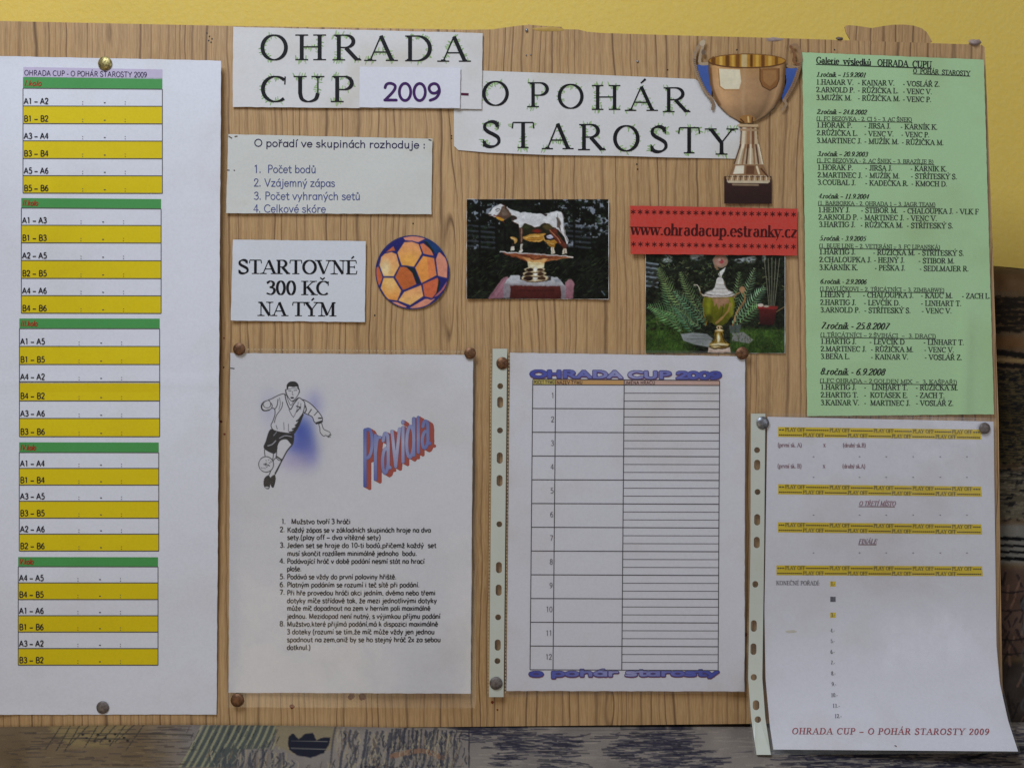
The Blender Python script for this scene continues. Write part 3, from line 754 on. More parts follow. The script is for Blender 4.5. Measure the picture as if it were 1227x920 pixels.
def blob(name, cx, cy, rx, ry, d0, h, mat, parent, seed=0, n=14):
    R = random.Random(seed); V = [W(cx, cy, d0 + h)]; F = []
    rings = ((.6, .8), (1.0, 0.0))
    for k, (r, hh) in enumerate(rings):
        for i in range(n):
            a = 2 * math.pi * i / n; q = r * (1 + R.uniform(-.18, .18)); V.append(W(cx + rx * q * math.cos(a), cy + ry * q * math.sin(a), d0 + h * hh))
    for i in range(n):
        F.append((0, 1 + i, 1 + (i + 1) % n)); F.append((1 + i, 1 + n + i, 1 + n + (i + 1) % n, 1 + (i + 1) % n))
    return mesh_obj(name, V, F, mat, parent, smooth=True)
blob('tape_scrap', 655, 35.3, 20, 2.6, .0001, .0003, TAPE, board, 2)
blob('putty_lump', 1168, 51.5, 8, 4.5, -.002, .005, PUTTY, board, 3)
blob('putty_lump', 1006, 46.6, 4.5, 2, -.002, .004, GREY, board, 4)
blob('tape_scrap', 928, 47.5, 10, 2.6, .0001, .0005, PUTTY, board, 5)
for i, (x, y, r) in enumerate([(631, 36.3, 1.7), (764, 74, 1.6), (630.5, 66.5, .9), (636, 66, .8)]): blob('staple', x, y, r, r * 1.2, .0009 if y < 40 else .0001, .0008, STEEL, board, i)
for i, (x, y, r) in enumerate([(350, 846, 3), (421, 834, 4), (434, 834.6, 4.2), (893, 760, 2.4), (590, 841, 1.8), (596, 850, 1.2), (264.8, 505, 1.6), (269, 520, 1.3), (268.5, 405, 1.0)]): blob('rust_stain', x, y, r, r, .00012, .00006, STAIN, board, 20 + i)
hol = [(248, 40), (251, 44), (254, 47), (253, 51), (250, 49), (763, 197), (764, 203), (800, 84), (541, 163), (541, 166), (883, 60), (1000, 60), (268, 440), (449, 378), (495, 268)]
for i, (x, y) in enumerate(hol): blob('pin_hole', x, y, 1.0, 1.2, .0001, .00003, flat_mat('pin_hole', (46, 32, 22)) if i == 0 else bpy.data.materials['pin_hole'], board, i, 8)

# ------------------------------------------------------------------ papers
INK = lin((44, 42, 50)); BLACK = lin((22, 20, 26))
def sn(a): return math.sin(a)
# --- schedule sheet
def d_sched(x, y):
    t = max(0, 1 - abs(y - 458) / 10)
    edge = max(0, (x - 215) / 50) ** 2 * .0075 * (0.6 + .4 * sn(y / 130)) * min(1, max(0, (840 - y) / 400 + .3))
    lft = max(0, (30 - x) / 60) ** 1.5 * .006 * (1 + .4 * sn(y / 80))
    return .0008 + .0007 * t * t + .0022 * (1 + sn(y / 95 + x / 120)) * min(1, min(abs(y - 76), abs(y - 848)) / 150) + edge + lft
s1 = thing('schedule_sheet', 'tall white sheet with yellow and green banded match table at the left edge', 'poster', W(110, 460))
sheet_mesh('paper', [(-45, 66.5), (265, 73), (259.5, 855.5), (-45, 856)], d_sched, P_WHITE, s1)
tb = Print(d_sched, .0002); tx = Print(d_sched, .00036)
YEL = lin((255, 226, 20)); GRN = lin((90, 176, 92)); GL_ = lin((96, 92, 90))
groups = [(92.7, 106, [127.3, 148.3, 169, 190, 210.6, 231.5], 27.5, 194.5, 'I.kolo', ['A1 – A2', 'B1 – B2', 'A3 – A4', 'B3 – B4', 'A5 – A6', 'B5 – B6']),
          (237.5, 249.3, [270, 291, 312.2, 333.5, 354.2, 375.2], 25.5, 193, 'II.kolo', ['A1 – A3', 'B1 – B3', 'A2 – A5', 'B2 – B5', 'A4 – A6', 'B4 – B6']),
          (381.6, 393.7, [415, 436.6, 457.3, 480.2, 501.2, 523], 23.2, 191.3, 'III.kolo', ['A1 – A5', 'B1 – B5', 'A4 – A2', 'B4 – B2', 'A3 – A6', 'B3 – B6']),
          (529.8, 542, [561, 580.9, 600.3, 620.5, 639.6, 659.8], 23, 190.2, 'IV.kolo', ['A1 – A4', 'B1 – B4', 'A3 – A5', 'B3 – B5', 'A2 – A6', 'B2 – B6']),
          (667.1, 678.6, [698, 717.9, 737.3, 756.8, 776.6, 796.4], 21.8, 189.3, 'V.kolo', ['A4 – A5', 'B4 – B5', 'A1 – A6', 'B1 – B6', 'A3 – A2', 'B3 – B2'])]
tb.rect([(28, 80.5), (194.5, 83.5), (194.5, 95), (28, 92.4)], lin((226, 212, 232)))
tx.text('OHRADA CUP - O POHÁR STAROSTY 2009', 29, 90.5, 176, 6.2, lin((70, 50, 90)), 'comic', .13, y1=93)
for gi, (g0, g1, rows, xl, xr, ttl, labs) in enumerate(groups):
    sk = 1.2 if gi < 2 else 0.2
    tb.rect([(xl, g0), (xr, g0 + sk), (xr, g1 + sk), (xl, g1)], GRN)
    tx.text(ttl, xl + 1, g1 - 2.8, xl + 17 + 1.7 * len(ttl) - 9 + (4 if gi == 0 else 0), 6.6, lin((190, 60, 30)), 'comic', .17, slant=.2)
    y = g1 + (1.8 if gi == 2 and False else 0)
    for ri, yb in enumerate(rows):
        y0 = y + (1.8 if (gi == 2 and ri == 3) else 0)
        if ri % 2: tb.rect([(xl, y0), (xr, y0 + sk * .3), (xr, yb + sk * .3), (xl, yb)], YEL)
        tb.line(xl, yb, xr, yb + sk * .3, 1.1, GL_)
        tx.text(labs[ri], xl + .8, yb - 2.6, xl + 30.5, 6.8, lin((44, 40, 48)), 'sans', .18)
        for xx, ch in ((70, ':'), (96.5, '-'), (121, ':')):
            tx.text(ch, xl + xx, yb - 1.8, xl + xx + 3, 6.5, lin((90, 84, 90)), 'sans', .16)
        y = yb
    tb.line(xl, g1, xl, rows[-1], .9, GL_); tb.line(xr, g1 + sk, xr, rows[-1] + sk * .3, .9, GL_); tb.line(xl, g1, xr, g1 + sk, 1, GL_)
tb.build('printed_table', P_WHITE, s1); tx.build('printed_text', P_WHITE, s1)

# --- title strips with green pencil scribble round the letters
def scribble(p, st, pos, h, seed):
    R = random.Random(seed)
    for ch, x0, x1, yb in pos:
        adv, strokes = glyph(ch, 'serif', .11, .035, 1)
        sx = (x1 - x0) / adv
        samples = []
        for s_ in strokes:
            for a, b in zip(s_, s_[1:]):
                n = max(1, int(math.hypot((b[0] - a[0]) * sx, (b[1] - a[1]) * h) / 1.6))
                for k in range(n):
                    t = k / n; samples.append((x0 + (a[0] + (b[0] - a[0]) * t) * sx, yb - (a[1] + (b[1] - a[1]) * t) * h, (b[0] - a[0]) * sx, -(b[1] - a[1]) * h))
        ph = R.uniform(0, 6)
        for i, (x, y, dx, dy) in enumerate(samples):
            if sn(i * .11 + ph) < -.25: continue
            l = math.hypot(dx, dy) or 1; nx, ny = -dy / l, dx / l
            sd = 1 if R.random() < .5 else -1
            L = R.uniform(2.4, 6.0); a = R.uniform(-.5, .5); ox, oy = nx * sd, ny * sd
            rx, ry = ox * math.cos(a) - oy * math.sin(a), ox * math.sin(a) + oy * math.cos(a)
            g = lin(R.choice([(186, 220, 156), (202, 230, 178), (166, 206, 136)]))
            p.ribbon([(x, y, R.uniform(1.4, 2.6)), (x + rx * L, y + ry * L, .9)], g)
def letters(p, pos, h, thick=.115, thin=.035, col=BLACK):
    for ch, x0, x1, yb in pos:
        p.text(ch, x0, yb, x1, h, col, 'serif', thick, thin, fineness=2)
def d_ta(x, y): return .0016 + .0008 * (1 + sn(x / 45)) * .4 + max(0, (545 - abs(x - 545) - 500) / 45) * .0004
ta = thing('title_strip', 'white paper strip with OHRADA CUP in large serif capitals, at the top of the board', 'paper title', W(428, 82))
sheet_mesh('paper', [(279.5, 32.5), (578.5, 40), (577, 131), (278.7, 128.3)], d_ta, P_TITLE, ta)
row1 = [('O', 311.5, 345.5, 72), ('H', 354.5, 390, 71.8), ('R', 399, 431.5, 72), ('A', 440.5, 473, 72.7), ('D', 484.5, 519, 73), ('A', 528, 560.5, 73.6)]
row2 = [('C', 311.5, 344, 122), ('U', 352.5, 387.5, 122), ('P', 397, 425, 122)]
sc_ = Print(d_ta, .00010); scribble(sc_, 'x', row1, 29.5, 1); scribble(sc_, 'x', row2, 30, 2); sc_.build('green_scribble', P_TITLE, ta)
lt = Print(d_ta, .00022); letters(lt, row1, 29.5, .16, .055); letters(lt, row2, 30, .16, .055); lt.build('lettering', P_TITLE, ta)
def d_tb(x, y): return .0007 + .0004 * (1 + sn(x / 50)) + max(0, (y - 165) / 25) * .0009 * (1 + sn(x / 30)) * .5
tbb = thing('title_strip', 'long slanting white paper strip with serif capitals ending at the trophy cut-out', 'paper title', W(715, 140))
poly_sheet('paper', [(543.5, 84), (578, 85), (705, 89.5), (833, 95), (846, 104), (860, 127), (884, 146), (888, 150), (885.5, 190.5), (800, 188.8), (745, 187), (660, 186), (584, 183), (549, 180), (544, 175)], d_tb, P_TITLE, tbb)
row3 = [('O', 577, 610.5, 126.5), ('P', 632, 659, 128), ('O', 667.5, 700, 130), ('H', 709.5, 743, 131.3), ('Á', 752.5, 785, 132.5), ('R', 794.5, 826, 134)]
row4 = [('S', 577, 601, 176), ('T', 613, 640.5, 177), ('A', 653, 684, 178.3), ('R', 693, 724.5, 179.5), ('O', 734, 767, 181), ('S', 778, 801, 182), ('T', 812.5, 839, 183.3), ('Y', 848.5, 881.5, 184.8)]
sc_ = Print(d_tb, .00010); scribble(sc_, 'x', row3, 28, 3); scribble(sc_, 'x', row4, 29.5, 4); sc_.build('green_scribble', P_TITLE, tbb)
lt = Print(d_tb, .00022); letters(lt, row3, 28.5, .145, .055); letters(lt, row4, 30, .15, .055); lt.build('lettering', P_TITLE, tbb)
def d_pa(x, y): return d_ta(x, y) + .0007 + max(0, (x - 535) / 17) * .0008
pt = thing('year_label', 'small white paper label with purple 2009, stuck over the title strip', 'paper label', W(491, 105))
sheet_mesh('paper', [(431, 80), (552, 81.5), (551, 129.8), (430.5, 128.8)], d_pa, P_PATCH, pt, 5)
q = Print(d_pa, .0002); q.text('2009', 459, 120.5, 529, 20.5, lin((72, 28, 100)), 'comic', .165, y1=121); q.build('lettering', P_PATCH, pt)
q = Print(d_ta, .0002); q.line(552.5, 113, 561.5, 113.4, 3, lin((96, 20, 60))); q.build('printed_dash', P_TITLE, ta)

# --- ranking note
def d_no(x, y): return .0014 + .0012 * max(0, (y - 235) / 22) * (1 + sn(x / 40)) * .5 + .0004 * (1 + sn(x / 37 + y / 30))
no = thing('rules_note', 'cream paper slip with blue numbered list about ranking in groups', 'paper note', W(395, 209))
sheet_mesh('paper', [(273.5, 161), (518, 166.5), (517, 256.8), (271, 255.6)], d_no, P_NOTE, no)
q = Print(d_no)
q.text('O pořadí ve skupinách rozhoduje :', 304.5, 175.6, 510, 8.6, lin((62, 52, 104)), 'comic', .15, y1=178)
for st, x0, x1, y in [('1.  Počet bodů', 304, 379, 207), ('2. Vzájemný zápas', 304, 401.5, 223.4), ('3. Počet vyhraných setů', 304, 432, 239.2), ('4. Celkové skóre', 303.5, 390.5, 254.4)]:
    q.text(st, x0, y, x1, 9.0, lin((96, 104, 172)), 'comic', .12, y1=y + .4)
q.line(272, 204, 275, 204.2, 1.2, INK); q.line(280, 204, 281.5, 204.5, 1.2, INK); q.line(274, 163.5, 278, 166, 1.4, lin((120, 110, 90))); q.line(281, 164, 284.5, 163.3, 1.4, lin((120, 110, 90))); q.line(513.5, 167.6, 517, 168.4, 1.2, INK)
q.build('printed_text', P_NOTE, no)
# --- fee note
def d_fe(x, y): return .0015 + .0005 * (1 + sn(x / 33)) + max(0, (290 - x) / 14) * .0008 * (y > 300)
fe = thing('entry_fee_note', 'white paper rectangle with bold black entry fee text STARTOVNÉ 300 KČ', 'paper note', W(358, 336))
sheet_mesh('paper', [(279, 287.3), (438.5, 289), (437, 386), (276.5, 384)], d_fe, P_FEE, fe)
q = Print(d_fe)
q.text('STARTOVNÉ', 285, 327.6, 428.5, 16, BLACK, 'serif', .205, .07, y1=328.4, fineness=2)
q.text('300 KČ', 318, 352.8, 394.5, 16, BLACK, 'serif', .205, .07, y1=353.2, fineness=2)
q.text('NA TÝM', 309, 378, 402.5, 16, BLACK, 'serif', .205, .07, y1=378.6, fineness=2)
q.build('lettering', P_FEE, fe)

# --- football cut-out
fb = thing('football_cutout', 'round cut-out of an orange football with navy seams', 'paper cut-out', W(494, 326))
cf = Canvas(70, 90, 835, 850, 3.6, (232, 140, 84))
ORA, ORD, YO, NV, SAL = (240, 166, 114), (206, 130, 86), (248, 196, 116), (58, 58, 112), (230, 152, 126)
cf.C[:] = (46, 44, 112)
def pl(pts, c, c2=None): cf.poly(pts, c, 5, c2=c2)
pl([(362, 125), (470, 104), (590, 130), (520, 172), (450, 158), (380, 150)], SAL)
pl([(372, 170), (450, 165), (516, 190), (548, 280), (470, 415), (345, 400), (302, 275)], ORA, (246, 178, 84)); cf.glow(430, 330, 60, 60, (250, 190, 90), .5)
pl([(262, 210), (282, 255), (240, 258), (185, 272)], (206, 110, 70))
pl([(125, 400), (140, 320), (180, 280), (245, 268), (292, 290), (322, 405), (265, 510), (165, 508)], ORA, YO)
cf.ell(180, 430, 48, 78, (250, 226, 176), 60, .85)
pl([(85, 425), (112, 415), (155, 530), (122, 605), (92, 570), (80, 500)], (214, 108, 66))
pl([(165, 528), (262, 528), (340, 655), (300, 755), (200, 740), (135, 630)], YO, (240, 160, 84)); cf.ell(235, 600, 40, 60, (252, 206, 136), 60, .6)
pl([(330, 418), (390, 418), (450, 470), (492, 590), (360, 652), (280, 520)], (208, 112, 60), (196, 104, 56))
pl([(480, 425), (560, 308), (672, 330), (695, 500), (545, 580)], (244, 164, 84), (240, 156, 78)); pl([(600, 330), (672, 335), (690, 495), (620, 540)], (232, 136, 82))
pl([(528, 190), (565, 182), (640, 245), (665, 305), (565, 288)], (222, 128, 88))
pl([(718, 262), (805, 350), (800, 528), (710, 510), (688, 340)], SAL)
pl([(555, 590), (705, 525), (728, 590), (700, 670), (650, 730), (575, 712)], (216, 110, 74))
pl([(370, 668), (540, 600), (562, 710), (430, 800), (312, 755)], ORA, YO)
pl([(205, 762), (300, 770), (395, 815), (380, 838), (270, 805)], SAL)
pl([(435, 822), (580, 738), (680, 735), (600, 805), (480, 838), (420, 838)], SAL)
pl([(800, 560), (790, 620), (700, 712), (670, 715), (740, 650)], (200, 110, 110))
pl([(560, 150), (620, 140), (700, 190), (745, 260), (690, 290), (640, 235)], (34, 66, 116)); pl([(565, 160), (600, 165), (672, 262), (662, 280), (620, 225)], (30, 44, 36))
pl([(345, 405), (470, 425), (530, 580), (500, 590), (455, 480), (400, 425)], (30, 44, 52))
pl([(715, 535), (735, 575), (715, 660), (690, 690), (708, 600)], (30, 46, 44))
def blobs(c, seams, w, col):
    for s_ in seams: c.line(s_, w, col)
blobs(cf, [[(372, 165), (450, 158), (520, 185)], [(520, 185), (552, 285), (470, 420)], [(552, 285), (672, 318), (700, 500)], [(300, 275), (330, 405), (270, 518), (160, 518)], [(270, 518), (350, 655), (545, 590), (700, 512)], [(350, 655), (305, 758), (430, 805), (570, 720), (545, 590)], [(180, 280), (245, 263), (298, 285)], [(570, 720), (640, 745), (740, 690)], [(160, 518), (125, 610)], [(430, 805), (410, 838)], [(330, 405), (400, 408), (470, 425)], [(120, 410), (160, 518)], [(510, 175), (590, 135)], [(700, 508), (800, 535)]], 9, NV)
cf.line([(452 + 366 * math.cos(t / 12 * 2 * math.pi / 4), 471 + 366 * math.sin(t / 12 * 2 * math.pi / 4)) for t in range(49)], 12, NV)
cf.finish(4, 1, 10, .6)
def d_fb(x, y): return .0012 + .0004 * (1 + sn(x / 20))
mk = np.hypot(cf.X - 452, cf.Y - 471) < 370
cf.mesh('printed_picture', lambda X, Y: (440 + X / 8.364, 270 + Y / 8.364), d_fb, P_PHOTO, fb, mask=mk)
n = 64; poly = [(440 + (452 + 371 * math.cos(2 * math.pi * i / n)) / 8.364, 270 + (471 + 371 * math.sin(2 * math.pi * i / n)) / 8.364) for i in range(n)]
poly_sheet('paper', poly, d_fb, flat_mat('cutout_paper_navy', (60, 56, 100), .5), fb)

# --- cow trophy photograph
def d_co(x, y): return .0014 + .0009 * abs((x - 644) / 85) ** 2
cow = thing('photo_print', 'dark glossy photo of a golden cow statuette on a pedestal', 'photo', W(644, 300))
c = Canvas(108, 106, 1056, 772, 2.2, (20, 23, 18))
fg = c.fog(60, 1); f2 = c.fog(18, 2)
c.C += (f2[..., None] - .5) * np.array([30, 36, 20]) + (fg[..., None] - .5) * 24
m = np.clip((f2 + fg * .8 - .98 - .12 * (c.Y > 300)) * 7, 0, 1)[..., None] * (c.Y < 440)[..., None] * ((c.X < 330) | (c.X > 560))[..., None]; c.C = c.C * (1 - m) + np.array([136, 144, 156]) * m
for yy in range(270, 440, 34):
    for xa, xb_ in ((112, 300), (770, 930)):
        c.line([(xa, yy + 10), (xb_, yy + 24)], 13, (84, 90, 102), .6, soft=8)
for xx in (190, 300, 360, 620, 700, 822): c.line([(xx, 110), (xx + 6, 500)], 14, (14, 16, 14), .85)
R = random.Random(3)
for i in range(190):
    x, y = R.uniform(110, 1050), R.uniform(110, 500); c.ell(x, y, R.uniform(5, 20), R.uniform(4, 12), R.choice([(14, 18, 12), (22, 34, 18), (30, 44, 26), (12, 14, 12)]), 5, .75)
for i in range(300):
    x, y = R.uniform(110, 1050), R.uniform(480, 770); a = R.uniform(-1, 1); c.line([(x, y), (x + 30 * math.cos(a), y - 30 * abs(math.sin(a)))], 3, R.choice([(58, 76, 40), (30, 40, 24), (84, 100, 58), (44, 54, 32)]), .65)
c.wobble(14, 30, 77)
PK = (172, 124, 134)
c.poly([(245, 768), (350, 630), (380, 620), (395, 640), (352, 770)], PK, 8, c2=(150, 104, 116)); c.line([(262, 762), (362, 632)], 5, (112, 66, 78), .6, soft=8); c.line([(300, 766), (356, 690)], 5, (120, 76, 86), .6, soft=8)
c.poly([(765, 655), (785, 642), (808, 640), (824, 656), (820, 772), (765, 772)], PK, 8, c2=(150, 100, 112))
c.poly([(355, 672), (362, 664), (762, 678), (770, 684), (768, 772), (350, 768)], (158, 148, 152), 4, c2=(132, 122, 128))
c.poly([(362, 668), (402, 614), (712, 624), (765, 682)], (198, 200, 204), 4, c2=(176, 174, 178))
c.poly([(398, 681), (735, 687), (735, 772), (396, 768)], (96, 42, 36), 3, c2=(70, 28, 26))
for i in range(7): c.line([(425 + i * 40, 715), (450 + i * 40, 716)], 12, (62, 26, 26), .6, soft=6)
c.poly([(650, 625), (672, 622), (668, 645), (630, 655)], (48, 48, 52), 6); c.poly([(690, 640), (740, 640), (730, 665), (700, 660)], (146, 150, 158), 10, .7)
c.poly([(462, 600), (480, 580), (478, 640), (462, 640)], (30, 26, 24), 6)
def ring(cy, rx, ry):
    c.ell(562, cy + 5, rx + 2, ry, (84, 60, 40), 3); c.ell(562, cy, rx, ry, (222, 204, 160), 3)
    c.ell(562 - rx * .5, cy + 2, rx * .36, ry * .62, (44, 28, 22), 4); c.ell(562 + rx * .52, cy + 2, rx * .3, ry * .58, (74, 48, 34), 4)
    c.ell(566, cy - 2, rx * .16, ry * .8, (252, 248, 234), 4); c.line([(562 - rx, cy - 4), (562, cy - ry + 2), (562 + rx, cy - 4)], 3, (246, 232, 196), .8, smooth=True)
ring(632, 90, 22); ring(603, 78, 19); ring(574, 68, 18)
c.poly([(515, 518), (628, 522), (624, 562), (516, 560)], (226, 208, 150), 4, c2=(240, 230, 196)); c.line([(524, 540), (616, 536)], 4, (190, 150, 90), .6, soft=6)
c.poly([(330, 455), (815, 484), (812, 494), (720, 508), (640, 522), (628, 528), (512, 524), (470, 506), (360, 474)], (120, 60, 40), 4, c2=(166, 100, 56))
c.poly([(480, 492), (560, 512), (650, 500), (625, 528), (515, 524)], (224, 176, 110), 8)
for a_, b_, cc, w_ in (((350, 470), (510, 520), (70, 30, 24), 5), ((400, 472), (540, 516), (196, 120, 74), 4), ((470, 476), (560, 505), (74, 32, 24), 6), ((560, 505), (680, 492), (84, 40, 28), 6), ((630, 520), (800, 494), (214, 150, 100), 3), ((560, 505), (590, 480), (180, 110, 60), 5)): c.line([a_, b_], w_, cc, .8, soft=5)
c.line([(330, 457), (500, 468), (815, 489)], 8, (214, 206, 204)); c.line([(520, 466), (640, 474)], 5, (110, 92, 88), .7, soft=5); c.line([(780, 487), (813, 491)], 9, (236, 226, 214))
WH = (224, 224, 224)
body = [(250, 197), (270, 180), (300, 155), (332, 134), (350, 142), (374, 160), (420, 178), (470, 191), (540, 198), (600, 202), (660, 196), (710, 188), (738, 194), (752, 216), (758, 260), (764, 320), (782, 372), (784, 396), (772, 404), (756, 350), (738, 330), (716, 306), (690, 292), (655, 268), (625, 266), (590, 288), (560, 292), (520, 272), (492, 268), (478, 292), (462, 298), (456, 270), (430, 258), (410, 245), (440, 222), (400, 214), (372, 236), (348, 240), (296, 222), (262, 212)]
c.poly([(x - 2, y + 3) for x, y in body], (84, 46, 32), 5, smooth=True)
c.poly(body, WH, 4, smooth=True)
c.poly([(346, 152), (370, 160), (392, 182), (408, 206), (398, 226), (366, 240), (330, 240), (298, 222), (318, 206), (332, 186)], (96, 74, 60), 8, smooth=True); c.poly([(345, 170), (372, 180), (378, 210), (350, 215)], (130, 112, 96), 12, .7, smooth=True)
c.poly([(296, 222), (330, 226), (358, 240), (352, 252), (322, 244)], (206, 150, 52), 4, smooth=True); c.line([(286, 214), (340, 222)], 4, (120, 44, 26)); c.line([(350, 250), (362, 262)], 5, (130, 40, 30), .8)
c.line([(300, 182), (312, 172), (326, 176), (318, 188), (306, 190)], 4, (56, 44, 40), smooth=True); c.ell(314, 181, 5, 4, (200, 196, 190), 3)
c.line([(254, 204), (268, 208)], 6, (50, 36, 32)); c.line([(348, 136), (362, 150), (372, 172)], 7, (74, 46, 36), smooth=True); c.line([(376, 156), (400, 190), (416, 200)], 4, (226, 224, 220))
c.poly([(440, 222), (416, 224), (400, 236), (416, 250), (444, 232)], (60, 44, 38), 5); c.poly([(606, 198), (650, 203), (640, 220), (622, 208)], (58, 46, 44), 4)
c.poly([(462, 298), (480, 292), (494, 270), (522, 274), (560, 296), (592, 290), (628, 268), (656, 272), (700, 300), (722, 330), (738, 372), (716, 372), (690, 345), (640, 332), (560, 340), (500, 345), (466, 335)], (40, 38, 24), 5, smooth=True)
c.ell(575, 318, 26, 13, (132, 40, 28), 12, .9); c.ell(650, 290, 30, 18, (92, 78, 44), 14, .9); c.ell(505, 290, 26, 14, (52, 60, 34), 12, .8); c.ell(690, 320, 22, 20, (118, 52, 34), 12, .9)
c.poly([(480, 356), (530, 342), (590, 334), (640, 336), (640, 360), (612, 384), (560, 390), (506, 384), (486, 372)], (196, 142, 60), 4, smooth=True)
for a_, b_, cc in (((490, 362), (590, 350), (246, 214, 140)), ((510, 378), (610, 372), (110, 70, 28)), ((540, 345), (625, 345), (236, 196, 110)), ((560, 384), (612, 380), (240, 206, 130)), ((530, 364), (620, 360), (132, 84, 30))): c.line([a_, b_], 4, cc, .85, soft=4)
c.poly([(620, 372), (650, 376), (700, 378), (724, 386), (700, 400), (694, 430), (676, 424), (650, 410)], (176, 124, 48), 5, smooth=True); c.line([(640, 395), (690, 400)], 4, (238, 200, 120), .8); c.line([(668, 408), (690, 420)], 4, (90, 54, 24), .8)
c.ell(662, 357, 38, 25, (38, 26, 26), 4); c.ell(664, 355, 22, 15, (206, 206, 222), 5); c.line([(650, 352), (676, 362)], 3, (80, 66, 84), .8); c.line([(622, 356), (632, 376), (660, 384)], 4, (230, 190, 110), smooth=True)
c.poly([(458, 296), (480, 290), (484, 340), (478, 404), (466, 404), (460, 350)], (92, 62, 50), 4); c.line([(474, 300), (476, 390)], 4, (176, 150, 130), .8); c.line([(462, 310), (466, 400)], 4, (50, 28, 22), .8)
c.poly([(464, 404), (480, 404), (478, 432), (486, 446), (472, 462), (452, 458), (464, 440)], (232, 226, 214), 4); c.line([(474, 410), (470, 445)], 3, (120, 80, 50), .8)
c.poly([(398, 362), (420, 358), (444, 372), (440, 392), (426, 404), (418, 384), (402, 376)], (196, 150, 82), 4, smooth=True); c.line([(404, 366), (430, 380)], 4, (246, 220, 160)); c.line([(418, 404), (410, 432)], 7, (60, 44, 36))
c.poly([(404, 424), (422, 422), (426, 446), (400, 450)], (224, 216, 200), 4)
c.poly([(655, 308), (680, 306), (705, 330), (736, 366), (762, 398), (774, 420), (768, 440), (752, 436), (742, 416), (716, 396), (690, 366)], (104, 50, 36), 5, smooth=True); c.line([(662, 312), (700, 352), (734, 396)], 5, (214, 150, 110), .9, smooth=True); c.line([(700, 330), (746, 400)], 3, (44, 26, 22), .8)
c.poly([(752, 434), (772, 432), (778, 470), (744, 472)], (226, 214, 190), 4); c.line([(764, 440), (760, 468)], 3, (110, 76, 50), .8)
c.poly([(674, 426), (694, 428), (698, 468), (668, 470)], (226, 218, 196), 4); c.line([(684, 430), (680, 464)], 3, (120, 84, 50), .8)
c.poly([(710, 225), (722, 222), (734, 260), (742, 330), (726, 300), (712, 290)], (96, 84, 76), 6); c.line([(716, 204), (726, 250)], 4, (140, 126, 116), .8)
c.line([(742, 196), (754, 240), (760, 320), (778, 384)], 3, (70, 50, 42), .9, smooth=True); c.line([(700, 292), (742, 340)], 3, (60, 34, 28), .8)
c.unwobble()
c.line([(1010, 720), (1030, 745)], 8, (110, 124, 140), .8)
c.finish(1, 1, 10)
tf = lambda X, Y: (540 + X / 5.577, 220 + Y / 5.577)
c.mesh('printed_picture', tf, d_co, P_PHOTO, cow, lift=.0002)
sheet_mesh('paper', [(559.2, 238.8), (729.6, 239.4), (729.3, 358.6), (559.1, 358)], d_co, P_PHOTO, cow)

# --- garden trophy photograph
def d_ga(x, y): return .0008 + .0008 * abs((x - 857) / 83) ** 2
gp = thing('photo_print', 'photo of a lidded golden cup among green ferns in a garden', 'photo', W(857, 364))
c = Canvas(148, 318, 878, 846, 1.8, (26, 31, 20))
fg = c.fog(70, 4); f2 = c.fog(16, 5); f3 = c.fog(6, 6)
c.C += (f2[..., None] - .5) * np.array([50, 60, 34]) + (f3[..., None] - .5) * 30
R = random.Random(9)
gr = np.clip((c.Y - 600 - .25 * abs(c.X - 300)) / 40, 0, 1) * np.clip((420 - c.X) / 60, 0, 1)
gr = np.maximum(gr, np.clip((c.Y - 700) / 30, 0, 1) * (c.X > 590))[..., None]
c.C = c.C * (1 - gr) + (np.array([54, 78, 30]) + (f3[..., None] - .5) * np.array([60, 60, 30]) + (fg[..., None] - .5) * np.array([50, 76, 30])) * gr
c.poly([(148, 365), (210, 375), (210, 495), (148, 500)], (52, 56, 56), 4)
for yy in range(372, 500, 24): c.line([(150, yy), (212, yy + 8)], 9, (150, 162, 172), .75)
for xx, yy, rx in ((260, 350, 30), (640, 350, 30), (420, 338, 40), (700, 352, 28), (560, 338, 18), (768, 345, 10)):
    c.ell(xx, yy, rx, 22, (196, 206, 208), 10, .8)
for i in range(26): c.line([(200 + R.uniform(0, 560), 330), (200 + R.uniform(0, 560), 420)], R.uniform(2, 6), (28, 32, 26), .85)
for i in range(700):
    x, y = R.uniform(150, 876), R.uniform(335, 720)
    c.ell(x, y, R.uniform(4, 12), R.uniform(3, 8), R.choice([(22, 26, 16), (34, 42, 26), (46, 56, 36), (16, 18, 12), (40, 34, 24)]), 4, .7)
for i in range(420):
    x, y = R.uniform(200, 876) if i % 2 else R.uniform(200, 560), R.uniform(345, 690); a_ = R.uniform(-1.2, 1.2); L = R.uniform(6, 18); k_ = R.uniform(.6, 1.15)
    c.line([(x, y), (x + L * math.cos(a_), y + L * math.sin(a_))], R.uniform(3, 6), tuple(v * k_ for v in R.choice([(96, 110, 66), (82, 104, 70), (120, 124, 84), (60, 74, 44)])), .75)
